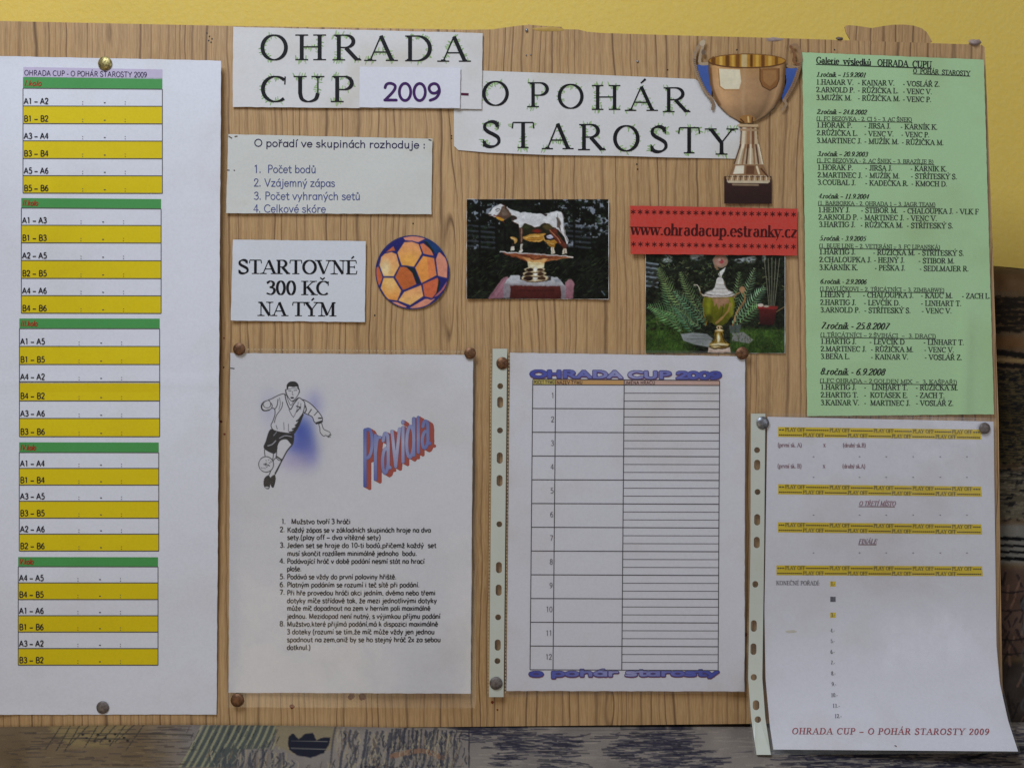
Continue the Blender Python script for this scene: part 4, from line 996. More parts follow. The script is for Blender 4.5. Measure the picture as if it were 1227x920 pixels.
def frond(x0, y0, x1, y1, bend, L, col, n=26):
    mx, my = (x0 + x1) / 2 + bend, (y0 + y1) / 2 - abs(bend)
    n = max(9, int(math.hypot(x1 - x0, y1 - y0) / 15))
    for i in range(n):
        t = (i + .5) / n
        x = (1 - t) ** 2 * x0 + 2 * t * (1 - t) * mx + t * t * x1; y = (1 - t) ** 2 * y0 + 2 * t * (1 - t) * my + t * t * y1
        dx = 2 * (1 - t) * (mx - x0) + 2 * t * (x1 - mx); dy = 2 * (1 - t) * (my - y0) + 2 * t * (y1 - my); l = math.hypot(dx, dy) or 1; dx /= l; dy /= l
        ll = L * math.sin(math.pi * (.12 + .8 * t)) * R.uniform(.8, 1.1)
        for sg in (-1, 1):
            a = 1.05 * sg; vx, vy = dx * math.cos(a) - dy * math.sin(a), dx * math.sin(a) + dy * math.cos(a)
            k_ = R.uniform(.75, 1.35) * (.8 + .35 * (sg < 0)); cc = tuple(min(225, v * k_ + 14) for v in col)
            ex, ey = x + vx * ll + dx * ll * .15, y + vy * ll + dy * ll * .15; hx, hy = x + vx * ll * .45, y + vy * ll * .45
            c.poly([(x - dx * 2, y - dy * 2), (hx - dx * 5, hy - dy * 5), (ex, ey), (hx + dx * 5, hy + dy * 5), (x + dx * 3, y + dy * 3)], cc, 2.5, .92)
            c.line([(x, y), (hx, hy), (ex, ey)], 1.2, tuple(min(235, v * 1.4 + 20) for v in cc), .45)
    c.line([(x0, y0), (mx * .5 + (x0 + x1) * .25, my * .5 + (y0 + y1) * .25), (x1, y1)], 3, (130, 128, 90), .7, smooth=True)
for a in [(330, 740, 250, 480, -20, 44, (64, 98, 60)), (400, 700, 215, 400, -60, 40, (84, 104, 58)), (430, 700, 160, 600, -30, 46, (74, 110, 62)), (440, 720, 300, 600, -20, 44, (62, 96, 66)),
          (460, 680, 330, 420, -30, 34, (76, 96, 56)), (600, 700, 770, 500, 30, 44, (96, 134, 96)), (610, 690, 720, 400, 20, 34, (82, 104, 74)), (620, 710, 740, 600, 30, 40, (80, 112, 66)),
          (470, 700, 300, 520, -20, 40, (66, 100, 72)), (340, 730, 200, 620, -20, 40, (82, 122, 70)), (600, 650, 640, 420, 10, 28, (70, 92, 56)), (400, 750, 330, 640, -10, 34, (50, 80, 60)), (520, 700, 420, 560, -10, 30, (52, 76, 50))]: frond(*a)
for i in range(5): c.line([(795 + i * 7, 600), (770 + i * 20, 350)], 4, (150, 146, 124), .7)
c.line([(880, 600), (800, 650), (740, 690)], 5, (150, 120, 80), .8, smooth=True)
c.poly([(738, 600), (838, 604), (820, 700), (748, 695)], (100, 34, 34), 5, c2=(50, 22, 22)); c.poly([(732, 596), (842, 600), (838, 616), (735, 612)], (140, 44, 40), 3); c.ell(750, 594, 16, 9, (220, 206, 190), 4); c.ell(780, 600, 14, 6, (190, 180, 160), 4)
c.poly([(330, 745), (400, 738), (470, 745), (500, 770), (480, 815), (400, 800), (345, 780)], (142, 146, 146), 5); c.poly([(600, 740), (660, 735), (712, 775), (690, 795), (600, 780)], (138, 138, 134), 5); c.poly([(585, 700), (650, 695), (640, 740), (590, 740)], (84, 92, 86), 5)
for i in range(30): c.line([(R.uniform(340, 700), R.uniform(745, 800)), (R.uniform(340, 700), R.uniform(745, 800))], 2, (88, 92, 84), .25)
for i in range(500):
    x = R.uniform(150, 876); y = R.uniform(720, 846)
    if 470 < x < 600 or (330 < x < 500 and y < 800): continue
    c.line([(x, y), (x + R.uniform(-6, 6), y - R.uniform(6, 16))], 2.2, R.choice([(44, 78, 26), (76, 112, 40), (30, 52, 20), (66, 70, 34)]), .7)
c.wobble(7, 20, 31)
G1, G2 = (122, 124, 24), (88, 88, 18)
c.line([(402, 490), (420, 490), (430, 505), (436, 530), (455, 545)], 5, (206, 196, 176), smooth=True); c.line([(432, 520), (444, 545)], 4, (120, 96, 60)); c.line([(450, 560), (450, 620), (466, 680)], 5, (146, 116, 50), smooth=True); c.line([(462, 700), (478, 650), (460, 625)], 7, (140, 108, 44), smooth=True)
c.line([(650, 498), (642, 515), (660, 535), (668, 560), (650, 600), (620, 640), (605, 700)], 8, (156, 116, 70), smooth=True); c.ell(655, 512, 14, 17, (176, 136, 98), 4); c.line([(640, 530), (620, 540), (612, 556)], 6, (166, 126, 80), smooth=True); c.line([(604, 690), (618, 650), (640, 600)], 4, (206, 170, 110), .7, smooth=True)
c.poly([(452, 552), (610, 552), (616, 590), (606, 640), (576, 684), (550, 700), (515, 700), (486, 682), (458, 640), (448, 595)], G1, 4, c2=G2)
c.ell(478, 600, 12, 44, (150, 156, 40), 16, .8); c.ell(598, 600, 8, 44, (164, 160, 54), 12, .8); c.ell(480, 665, 20, 20, (60, 62, 14), 16, .8)
c.poly([(498, 560), (584, 558), (588, 580), (566, 590), (558, 610), (544, 595), (532, 615), (520, 585), (510, 600)], (176, 132, 104), 7, .95); c.line([(590, 585), (580, 625), (550, 660), (518, 688)], 11, (184, 138, 92), .85, smooth=True, soft=5); c.line([(556, 590), (548, 640), (534, 660)], 5, (70, 66, 20), .7, smooth=True)
c.ell(532, 545, 80, 13, (150, 120, 96), 3); c.ell(532, 540, 80, 12, (226, 222, 216), 3); c.ell(532, 534, 72, 12, (120, 106, 96), 3); c.ell(532, 529, 70, 13, (230, 226, 222), 3); c.ell(532, 520, 52, 11, (206, 200, 194), 5)
c.poly([(500, 520), (508, 500), (514, 480), (518, 458), (528, 448), (542, 448), (554, 458), (560, 482), (568, 502), (576, 520)], (226, 222, 216), 4, smooth=True); c.line([(518, 484), (558, 486)], 4, (150, 140, 130), .7); c.line([(512, 505), (566, 507)], 3, (120, 108, 98), .7); c.line([(560, 470), (568, 500), (580, 515)], 5, (146, 130, 112), .8)
c.poly([(536, 448), (528, 430), (548, 408), (566, 396), (562, 418), (546, 436), (546, 448)], (232, 232, 226), 4); c.line([(540, 445), (532, 425)], 4, (130, 100, 70), .8)
c.ell(540, 362, 40, 36, (150, 128, 106), 4); c.ell(540, 362, 33, 29, (172, 128, 110), 4); c.ell(538, 362, 24, 22, (180, 140, 122), 6); c.ell(546, 364, 12, 11, (170, 72, 76), 5); c.ell(536, 356, 8, 8, (206, 170, 154), 5); c.poly([(505, 385), (518, 384), (532, 408), (520, 412)], (150, 116, 86), 4)
c.ell(533, 712, 16, 12, (214, 190, 140), 3); c.ell(528, 712, 4, 6, (80, 52, 30), 3); c.ell(542, 715, 4, 6, (80, 52, 30), 3); c.ell(533, 730, 24, 8, (180, 146, 80), 3); c.ell(533, 726, 18, 4, (240, 226, 180), 3)
c.poly([(512, 736), (552, 736), (556, 765), (570, 785), (582, 802), (484, 802), (500, 782), (510, 765)], (146, 116, 38), 4, smooth=True); c.ell(530, 770, 7, 26, (248, 240, 206), 7); c.line([(546, 742), (552, 768), (568, 794)], 6, (60, 44, 18), soft=5); c.line([(516, 742), (512, 770), (496, 796)], 5, (80, 62, 20), soft=5)
c.ell(533, 802, 52, 12, (196, 166, 92), 3); c.ell(533, 800, 40, 6, (244, 232, 190), 5); c.ell(533, 814, 55, 10, (110, 84, 40), 4); c.ell(515, 812, 20, 4, (236, 216, 160), 4)
c.poly([(478, 812), (500, 824), (566, 824), (588, 814), (594, 843), (474, 843)], (218, 196, 180), 4); c.line([(480, 836), (590, 838)], 4, (176, 140, 120), .8)
c.unwobble()
c.finish(2, 0, 12)
tf = lambda X, Y: (740 + X / 4.379, 230 + Y / 4.379)
c.mesh('printed_picture', tf, d_ga, P_PHOTO, gp, lift=.0002)
sheet_mesh('paper', [(773.5, 302), (940.8, 303), (940.8, 423.5), (773.8, 423)], d_ga, P_PHOTO, gp)

# --- red address strip
def d_rd(x, y): return .0021 + .0007 * (1 + sn(x / 60 + 1)) + max(0, (y - 295) / 12) * .0006
rd = thing('web_address_strip', 'bright red paper strip with a web address between rows of asterisks', 'paper strip', W(855, 276))
sheet_mesh('paper', [(755, 246.5), (955.6, 250.2), (954.8, 306.3), (755.6, 304.3)], d_rd, P_RED, rd)
q = Print(d_rd); dk = tuple(v for v in lin((92, 40, 52)))
def star(p, x, y, r, w, col):
    for k in range(3):
        a = math.pi / 2 + k * math.pi / 3; p.ribbon([(x - r * math.cos(a), y - r * math.sin(a), w), (x + r * math.cos(a), y + r * math.sin(a), w)], col)
for k in range(24):
    star(q, 758.6 + k * 8.36, 253.9 + k * .135, 3.1, .95, dk); star(q, 759 + k * 8.34, 292.6 + k * .135, 3.1, .95, dk)
q.text('www.ohradacup.estranky.cz', 756, 281.2, 955.2, 14, dk, 'serif', .19, .06, y1=284.6, fineness=2)
q.build('lettering', P_RED, rd)

# --- trophy cut-out
tr_ = thing('trophy_cutout', 'paper cut-out of a large golden cup with blue backed handles, above the red strip', 'paper cut-out', W(894, 145))
c = Canvas(108, 92, 625, 870, 2.0, (176, 138, 104), 0.0)
BL = (74, 100, 170); HD = (168, 142, 116)
def P2(pts, col, **k): c.poly(pts, col, 3, **k)
P2([(132, 220), (190, 224), (200, 300), (204, 372), (178, 344), (150, 290)], BL); P2([(540, 236), (598, 236), (592, 290), (560, 350), (528, 396), (524, 370), (545, 300)], BL, c2=(50, 84, 160))
c.line([(168, 112), (148, 130), (130, 160), (122, 195), (128, 240), (145, 290), (170, 340), (202, 378)], 17, HD, smooth=True)
c.line([(168, 112), (158, 150), (150, 180), (150, 215), (186, 216)], 15, (182, 160, 132), smooth=True); c.ell(160, 122, 14, 14, (200, 180, 150), 3); c.ell(165, 165, 10, 14, (120, 100, 84), 4)
c.line([(196, 380), (210, 398), (206, 425)], 16, (150, 124, 100), smooth=True)
c.line([(562, 138), (590, 132), (606, 160), (612, 200), (600, 255), (575, 320), (540, 380)], 17, (160, 126, 96), smooth=True)
c.line([(566, 140), (582, 172), (578, 205), (600, 220)], 14, (140, 98, 66), smooth=True); c.line([(550, 228), (604, 232)], 10, (170, 140, 110)); c.line([(535, 385), (545, 405), (525, 430)], 15, (166, 138, 110), smooth=True)
R = random.Random(2)
for i in range(17):
    t = i / 17; x = 126 + 70 * t ** 1.6; y = 200 + 170 * t; c.line([(x - 6, y - 4), (x + 7, y + 3)], 3, (96, 76, 62), .85)
    x = 608 - 62 * t ** 1.4; y = 215 + 160 * t; c.line([(x - 6, y + 3), (x + 7, y - 3)], 3, (100, 74, 54), .8)
# bowl by shaded columns
bowl = [(187, 196), (187, 250), (194, 310), (212, 370), (240, 418), (280, 455), (325, 480), (400, 484), (450, 462), (492, 425), (522, 375), (538, 320), (543, 260), (543, 205)]
hwid = np.interp(c.Y, [196, 250, 310, 370, 418, 455, 480, 486], [178, 178, 173, 155, 128, 90, 45, 20]); un = (c.X - 365) / hwid
br = np.interp(un, [-1.0, -.96, -.88, -.74, -.55, -.2, .1, .4, .62, .82, .93, 1.0], [96, 140, 206, 222, 210, 196, 188, 178, 156, 196, 150, 84])
top = np.clip((300 - c.Y) / 120, 0, 1)
colr = np.stack([br * 1.0, br * (.78 - .03 * top), br * (.56 - .1 * top)], -1)
from_bottom = np.clip((c.Y - 380) / 90, 0, 1)[..., None]; colr = colr * (1 - .25 * from_bottom)
k = c.sl(170, 180, 560, 490)
sub = Canvas(108, 92, 625, 870, 2.0, (0, 0, 0), 0.0); sub.poly(bowl, (255, 255, 255), 3); mm = (sub.A)[..., None]
c.C = c.C * (1 - mm) + colr * mm; c.A = np.maximum(c.A, sub.A)
P2([(236, 240), (332, 244), (338, 300), (328, 334), (262, 334), (242, 320)], (240, 228, 196)); c.line([(233, 240), (240, 322), (262, 338), (330, 338)], 4, (176, 128, 76), smooth=False)
P2([(424, 240), (510, 238), (512, 290), (500, 322), (470, 340), (436, 322), (424, 290)], (146, 98, 56)); P2([(438, 248), (500, 246), (500, 290), (470, 322), (440, 296)], (168, 122, 76)); c.line([(424, 240), (424, 292), (436, 322), (470, 340), (500, 322), (512, 290), (512, 240)], 4, (84, 54, 34))
c.line([(352, 236), (346, 400), (350, 455)], 12, (206, 172, 132), .45, smooth=True, soft=14); c.line([(196, 240), (206, 330), (240, 405)], 10, (120, 78, 44), .7, smooth=True, soft=8); c.line([(536, 240), (528, 330), (500, 400)], 9, (110, 70, 40), .7, smooth=True, soft=8)
c.ell(365, 204, 178, 32, (186, 134, 52), 3)
for x, w, cc in ((210, 20, (110, 66, 26)), (245, 14, (230, 186, 90)), (275, 18, (104, 62, 24)), (300, 12, (222, 176, 80)), (322, 18, (120, 74, 30)), (352, 26, (214, 190, 140)), (385, 12, (96, 56, 24)), (412, 14, (226, 180, 84)), (438, 16, (110, 66, 28)), (470, 16, (220, 176, 86)), (500, 14, (120, 76, 30)), (525, 12, (190, 140, 60))):
    hh = 30 * math.sqrt(max(0, 1 - ((x - 365) / 176) ** 2)); c.line([(x, 204 - hh * .8), (x, 204 + hh * .75)], w, cc, .9, soft=6)
c.line([(365 + 178 * math.cos(t / 20 * math.pi), 204 + 32 * math.sin(t / 20 * math.pi)) for t in range(21)], 6, (104, 66, 36))
c.line([(365 - 178 * math.cos(t / 20 * math.pi), 204 - 32 * math.sin(t / 20 * math.pi)) for t in range(21)], 5, (128, 86, 48))
P2([(258, 732), (478, 732), (480, 862), (258, 860)], (62, 40, 36), c2=(50, 30, 28))
P2([(322, 495), (342, 505), (336, 560), (318, 640), (300, 680), (272, 740), (272, 760), (470, 762), (470, 740), (450, 700), (432, 650), (414, 560), (408, 505), (420, 495)], (196, 172, 140))
for x, w, cc in ((352, 14, (236, 220, 190)), (372, 16, (168, 122, 84)), (392, 12, (120, 76, 48)), (340, 6, (110, 78, 52)), (405, 8, (214, 186, 150))): c.line([(x, 505), (x - 3 + (x - 370) * .15, 600)], w, cc, .9, soft=5)
for i in range(8):
    x = 330 + i * 12; cc = [(90, 58, 40), (238, 224, 196), (150, 110, 76)][i % 3]; c.line([(x + 4, 590), (x - 2 + (x - 370) * .55, 675)], 8, cc, .9, soft=3)
c.poly([(300, 680), (440, 680), (462, 730), (280, 730)], (150, 112, 78), 4); c.poly([(312, 686), (352, 684), (350, 722), (300, 724)], (240, 230, 206), 4); c.poly([(362, 686), (400, 686), (396, 724), (360, 724)], (110, 74, 50), 4); c.line([(410, 690), (420, 722)], 9, (236, 216, 180))
c.line([(276, 742), (465, 744)], 16, (176, 142, 104)); c.line([(278, 735), (462, 737)], 4, (90, 60, 40)); 
for i in range(14): c.line([(285 + i * 13, 732), (280 + i * 13.3, 752)], 4, (236, 220, 190) if i % 2 else (90, 60, 42), .9)
c.line([(280, 760), (460, 762)], 9, (214, 196, 164)); c.line([(300, 772), (415, 774)], 9, (150, 126, 100))
c.ell(365, 472, 36, 20, (168, 120, 66), 3); c.line([(336, 472), (350, 486)], 7, (90, 56, 30)); c.line([(370, 462), (372, 484)], 8, (232, 196, 130)); c.line([(390, 465), (388, 484)], 6, (96, 60, 34))
c.line([(328, 500), (410, 502)], 14, (206, 176, 136)); c.line([(330, 508), (410, 510)], 3, (100, 66, 44)); c.line([(334, 520), (408, 522)], 10, (180, 148, 112))
c.line([(430, 700), (460, 735)], 8, (80, 48, 34), .8)
def d_tr(x, y): return .0016 + .0006 * (1 + sn(y / 40)) + .0008 * ((x - 894) / 60) ** 2
c.finish(3, 0, 5, .35)
def ctr(ext):
    tf2 = lambda X, Y: (800 + X / 3.835, 20 + Y / 3.835); return tf2
c.mesh('printed_picture', ctr(0), d_tr, P_PHOTO, tr_, mask=c.A > .5)

# --- green results sheet
def d_gr(x, y): return .0016 + .0009 * (1 + sn(y / 120 + 2)) + .0025 * max(0, (x - 1140) / 48) ** 2 * (.4 + .6 * abs(sn(y / 150))) + .0022 * math.exp(-((x - 1160 + (y - 300) * .03) / 9) ** 2) * min(1, max(0, (y - 330) / 80))
gs = thing('results_sheet', 'pale green typed results sheet on the upper right of the board', 'poster', W(1075, 282))
sheet_mesh('paper', [(961.3, 63), (1178.8, 71.8), (1191, 496.2), (967.2, 498.6)], d_gr, P_GREEN, gs, 5)
q = Print(d_gr); IN = lin((62, 58, 70)); IB = lin((40, 36, 48))
def Z5(x, y): return 940 + x / 3.833, 20 + y / 3.833
def Z4(x, y): return 940 + x / 3.54, 240 + y / 3.54
def ln(zf, st, x0, x1, y, h=6.0, **k):
    a, yb = zf(x0, y); b_, _ = zf(x1, y); q.text(st, a, yb, b_, h, k.pop('col', IN), 'serif', k.pop('thick', .2), .1, y1=yb + (b_ - a) * k.pop('sl', .014), **k)
def under(zf, x0, x1, y, w=.8, sl=.014):
    a, yb = zf(x0, y); b_, _ = zf(x1, y); q.line(a, yb, b_, yb + (b_ - a) * sl, w, IN)
ln(Z5, 'Galerie  výsledků   OHRADA  CUPU', 145, 676, 215, 7.6, thick=.2, col=IB, sl=.04); under(Z5, 145, 676, 220, 1.1, .035)
ln(Z5, 'O  POHÁR  STAROSTY', 590, 853, 260, 5.4, thick=.19, col=IB, sl=.045); under(Z5, 590, 853, 264, .9, .04)
def hd(zf, st, x0, x1, y, h=5.5): ln(zf, st, x0, x1, y, h, thick=.2, col=IB, slant=.28)
def sub_(zf, st, x0, x1, y): ln(zf, st, x0, x1, y, 4.5, thick=.17, col=IN); under(zf, x0, x1, y + 4)
hd(Z5, '1.ročník – 15.9.2001', 145, 372, 276)
for r, (a, b_, c_, y) in enumerate([('1.HAMAR V.', '- KAINAR V.', '- VOSLÁŘ Z.', 312), ('2.ARNOLD P.', '- RŮŽIČKA L.', '- VENC V.', 347), ('3.MUŽÍK M.', '- RŮŽIČKA M.', '- VENC P.', 383)]):
    ln(Z5, a, 145, [318, 323, 310][r], y); ln(Z5, b_, 336, [506, 524, 532][r], y + 3); ln(Z5, c_, 543, [714, 678, 675][r], y + 8)
hd(Z5, '2.ročník – 24.8.2002', 147, 375, 447); sub_(Z5, '(1. FC BEZOVKA - 2. CI 5 – 3. AC ŠNEK)', 147, 585, 476)
for r, (a, b_, c_, y) in enumerate([('1.HORÁK P.', '- JIRSA J.', '- KÁRNÍK K.', 509), ('2.RŮŽIČKA L.', '- VENC V.', '- VENC P.', 545), ('3.MARTINEC J.', '- MUŽÍK M.', '- RŮŽIČKA M.', 580)]):
    ln(Z5, a, 147, [312, 338, 355][r], y); ln(Z5, b_, [366, 366, 366][r], [488, 502, 526][r], y + 4); ln(Z5, c_, [532, 536, 538][r], [704, 666, 732][r], y + 8)
hd(Z5, '3.ročník – 20.9.2003', 149, 380, 640); sub_(Z5, '(1. FC BEZOVKA - 2. AC ŠNEK – 3. BRAZÍLIE B)', 149, 684, 668)
for r, (a, b_, c_, y) in enumerate([('1.HORÁK P.', '- JIRSA J.', '- KÁRNÍK K.', 703), ('2.MARTINEC J.', '- MUŽÍK M.', '- STŘÍTESKÝ S.', 738), ('3.COUBAL J.', '- KADEČKA R.', '- KMOCH D.', 772)]):
    ln(Z5, a, 151, [315, 358, 328][r], y); ln(Z5, b_, 370, [496, 530, 570][r], y + 3); ln(Z5, c_, [578, 580, 582][r], [746, 793, 748][r], y + 6)
hd(Z5, '4.ročník – 11.9.2004', 154, 385, 834); sub_(Z5, '(1. BARBORKA - 2. OHRADA 1 – 3. JAGR TEAM)', 154, 693, 864)
for st, x0, x1, y in [('1.HEJNÝ J.', 143, 278, 51), ('- STIBOR M.', 324, 481, 53), ('- CHALOUPKA J.', 503, 717, 56), ('- VLK F', 726, 824, 59), ('2.ARNOLD P.', 143, 313, 82), ('- MARTINEC J.', 321, 508, 84), ('- VENC V.', 518, 648, 87), ('3.HARTIG J.', 146, 301, 113), ('- RŮŽIČKA M.', 322, 504, 115), ('- STŘÍTESKÝ S.', 518, 716, 118),
    ('1.HARTIG J.', 147, 302, 229), ('- RŮŽIČKA M.', 375, 555, 232), ('- STŘÍTESKÝ S.', 566, 762, 234), ('2.CHALOUPKA J.', 147, 370, 262), ('- HEJNÝ J.', 379, 510, 264), ('- STIBOR M.', 568, 722, 267), ('3.KÁRNÍK K.', 147, 313, 295), ('- PEŠKA J.', 382, 513, 297), ('- SEDLMAJER R.', 572, 782, 300),
    ('1.HEJNÝ J.', 150, 284, 410), ('- CHALOUPKA J.', 332, 548, 412), ('- KAUC M.', 578, 714, 414), ('- ZACH L.', 752, 874, 416), ('2.HARTIG J.', 151, 304, 443), ('- LEVČÍK D.', 336, 491, 445), ('- LINHART T.', 578, 751, 447), ('3.ARNOLD P.', 152, 321, 475), ('- STŘÍTESKÝ S.', 338, 536, 477), ('- VENC V.', 581, 710, 479),
    ('1.HARTIG J.', 153, 305, 608), ('- LEVČÍK D', 360, 510, 610), ('- LINHART T.', 589, 762, 612), ('2.MARTINEC J.', 153, 348, 640), ('- RŮŽIČKA M.', 366, 548, 642), ('- VENC V.', 592, 720, 644), ('3.BEŇA L.', 153, 278, 672), ('- KAINAR V.', 366, 526, 674), ('- VOSLÁŘ Z.', 594, 754, 676),
    ('1.HARTIG J.', 153, 305, 802), ('-   LINHART T.', 337, 524, 803), ('- RŮŽIČKA M.', 556, 737, 804), ('2.HARTIG T.', 153, 314, 835), ('-  KOTÁSEK E.', 337, 524, 836), ('- ZACH T.', 556, 680, 837), ('3.KAINAR V.', 153, 318, 868), ('-  MARTINEC J.', 337, 534, 869), ('- VOSLÁŘ Z.', 557, 718, 870)]:
    ln(Z4, st, x0, x1, y, 6.1, sl=.006)
hd(Z4, '5.ročník - 3.9.2005', 147, 343, 170); sub_(Z4, '(1. BLUE LINE – 2. VETERÁNI – 3. FC LIPANSKÁ)', 147, 660, 200)
hd(Z4, '6.ročník - 2.9.2006', 150, 346, 353); sub_(Z4, '(1.PAVLÍČKOVI – 2. TŘICÁTNÍCI – 3. ZIMBABWE)', 150, 678, 382)
hd(Z4, '7.ročník - 25.8.2007', 152, 440, 544, 7.6); sub_(Z4, '(1.TŘICÁTNÍCI – 2.ŠVIHÁCI  –  3. DRACI)', 152, 642, 577)
hd(Z4, '8.ročník - 6.9.2008', 150, 424, 738, 7.6); sub_(Z4, '(1.FC OHRADA – 2.GOLDEN MIX  –  3. KAŠPAŘI)', 150, 732, 771)
q.build('printed_text', P_GREEN, gs)

# --- rules sheet with player drawing, in a clear sleeve
def d_ru(x, y): return .0020 + .0014 * (1 + sn(x / 70 + y / 110)) + .0020 * max(0, (x - 520) / 46) ** 2 + .0012 * max(0, (300 - x) / 25) ** 2
ru = thing('rules_sheet', 'white rules sheet with a footballer drawing above small numbered text', 'poster', W(420, 627))
sheet_mesh('paper', [(276, 423), (567, 425.3), (563.9, 830.6), (274, 829.5)], d_ru, P_RULES, ru)
c = Canvas(0, 40, 632, 870, 3.0, (255, 255, 255))
c.glow(345, 440, 80, 130, (84, 112, 216), .95); c.glow(330, 540, 130, 90, (92, 110, 216), .7); c.glow(410, 600, 90, 130, (120, 124, 224), .5); c.glow(300, 660, 130, 90, (200, 180, 236), .5); c.glow(450, 260, 80, 120, (170, 170, 238), .55); c.glow(390, 460, 60, 110, (66, 96, 210), .45); c.glow(130, 280, 80, 150, (216, 216, 246), .5)
fade = (np.clip((c.X - 10) / 60, 0, 1) * np.clip((570 - c.X) / 130, 0, 1) * np.clip((c.Y - 80) / 90, 0, 1) * np.clip((850 - c.Y) / 220, 0, 1))[..., None]
c.C = c.C * fade + 255 * (1 - fade)
K = (24, 22, 28); PW = (250, 250, 250)
def out(pts, fillc=PW, w=5, sm=True):
    pp = [tuple(p) for p in catmull(pts, True, 4)] if sm else pts
    c.poly(pp, fillc, 3); c.line(pp + [pp[0]], w, K)
out([(100, 560), (155, 575), (150, 640), (110, 640)], PW)     # standing leg
out([(165, 630), (215, 630), (200, 680), (165, 745), (130, 765), (125, 750), (150, 690)], PW)
out([(95, 770), (120, 745), (135, 765), (132, 825), (118, 836), (96, 820)], K); c.ell(114, 826, 14, 6, (235, 235, 235), 3)
out([(138, 765), (165, 742), (172, 775), (160, 822), (148, 824), (140, 800)], K)
out([(190, 520), (225, 490), (270, 500), (290, 530), (255, 570), (215, 640), (180, 625), (180, 600)], PW)
c.line([(285, 535), (250, 580), (218, 640), (170, 730)], 8, K, smooth=True); c.line([(178, 612), (215, 636)], 9, K)
out([(140, 428), (200, 448), (290, 452), (298, 495), (290, 530), (275, 520), (250, 494), (210, 500), (188, 530), (180, 570), (160, 592), (96, 556), (108, 510)], K)
c.line([(120, 540), (150, 530), (175, 505)], 6, (220, 220, 225), smooth=True); c.line([(200, 488), (240, 470), (285, 478)], 6, (200, 200, 210), smooth=True); c.line([(160, 470), (185, 440)], 5, (180, 180, 190))
out([(470, 380), (490, 385), (505, 425), (545, 445), (556, 468), (545, 462), (550, 480), (535, 470), (538, 482), (520, 468), (505, 474), (482, 450), (478, 420)], PW, 4)
out([(350, 225), (400, 240), (450, 285), (492, 340), (494, 372), (470, 388), (440, 375), (425, 340), (380, 318), (362, 300)], PW)
c.line([(455, 385), (492, 372)], 14, K); c.line([(400, 320), (420, 290)], 6, K); c.line([(440, 330), (462, 305)], 5, K); c.line([(372, 250), (385, 290), (372, 315)], 7, K, smooth=True); c.line([(470, 350), (488, 350)], 9, K)
out([(240, 186), (200, 190), (150, 215), (120, 230), (135, 250), (145, 280), (165, 285), (170, 320), (155, 370), (142, 400), (160, 432), (220, 448), (290, 450), (325, 390), (360, 320), (375, 250), (355, 222), (330, 210), (290, 235)], (248, 248, 250))
out([(120, 232), (90, 240), (74, 268), (85, 296), (115, 298), (145, 282), (148, 255)], PW); out([(95, 240), (125, 228), (140, 250), (132, 275), (105, 278), (90, 262)], PW, 4); c.line([(82, 250), (78, 280), (95, 298), (130, 294)], 8, K, smooth=True)
c.line([(300, 450), (330, 400), (360, 325)], 14, K, smooth=True)
for a, b_ in (((310, 400), (340, 360)), ((290, 425), (325, 398)), ((270, 445), (305, 428)), ((318, 370), (350, 335))): c.line([a, ((a[0] + b_[0]) / 2, (a[1] + b_[1]) / 2 + 6), b_], 9, K, smooth=True)
for q_ in ([(200, 210), (206, 250), (196, 290)], [(330, 240), (318, 300), (296, 345)], [(230, 380), (232, 430)], [(262, 390), (262, 440)], [(348, 250), (346, 290)]): c.line(q_, 4, (60, 60, 66), .7, smooth=True)
c.line([(222, 240), (215, 280), (180, 330), (165, 380)], 5, K, .8, smooth=True); c.line([(265, 290), (285, 330), (295, 340)], 4, (90, 90, 96), smooth=True); c.line([(190, 220), (185, 260), (172, 285)], 5, K, smooth=True)
c.line([(178, 400), (185, 425)], 4, (70, 70, 76)); c.line([(238, 190), (250, 240), (275, 290), (300, 250), (330, 212)], 6, K, smooth=True); c.line([(250, 195), (262, 232), (278, 262), (298, 235)], 3, K, smooth=True)
c.line([(318, 268), (345, 275), (318, 306)], 7, K)
out([(252, 150), (248, 175), (260, 205), (282, 232), (300, 225), (322, 200), (334, 175), (330, 145)], PW, 4); c.poly([(251, 158), (248, 130), (258, 108), (278, 97), (304, 97), (324, 108), (334, 130), (333, 156), (326, 146), (318, 134), (296, 137), (270, 132), (260, 142)], K, 3, smooth=True)
c.line([(262, 160), (280, 162)], 4, K); c.line([(300, 160), (320, 158)], 4, K); c.line([(290, 165), (288, 190), (298, 190)], 3, (80, 80, 86)); c.ell(288, 210, 12, 6, K, 3); c.line([(242, 150), (240, 175), (250, 185)], 3, K); c.line([(336, 150), (340, 170), (332, 185)], 3, K)
c.ell(108, 668, 54, 56, K, 3); c.ell(108, 668, 49, 51, (246, 246, 246), 3)
R = random.Random(4)
for i in range(22):
    a = R.uniform(0, 6.3); r = R.uniform(0, 42); x, y = 108 + r * math.cos(a), 668 + r * math.sin(a); c.line([(x, y), (x + R.uniform(-9, 9), y + R.uniform(-7, 7))], 3.5, K, .85)
c.mesh('printed_picture', lambda X, Y: (300 + X / 5.745, 440 + Y / 5.745), d_ru, P_RULES, ru, mask=(c.C.min(axis=2) < 254.6))
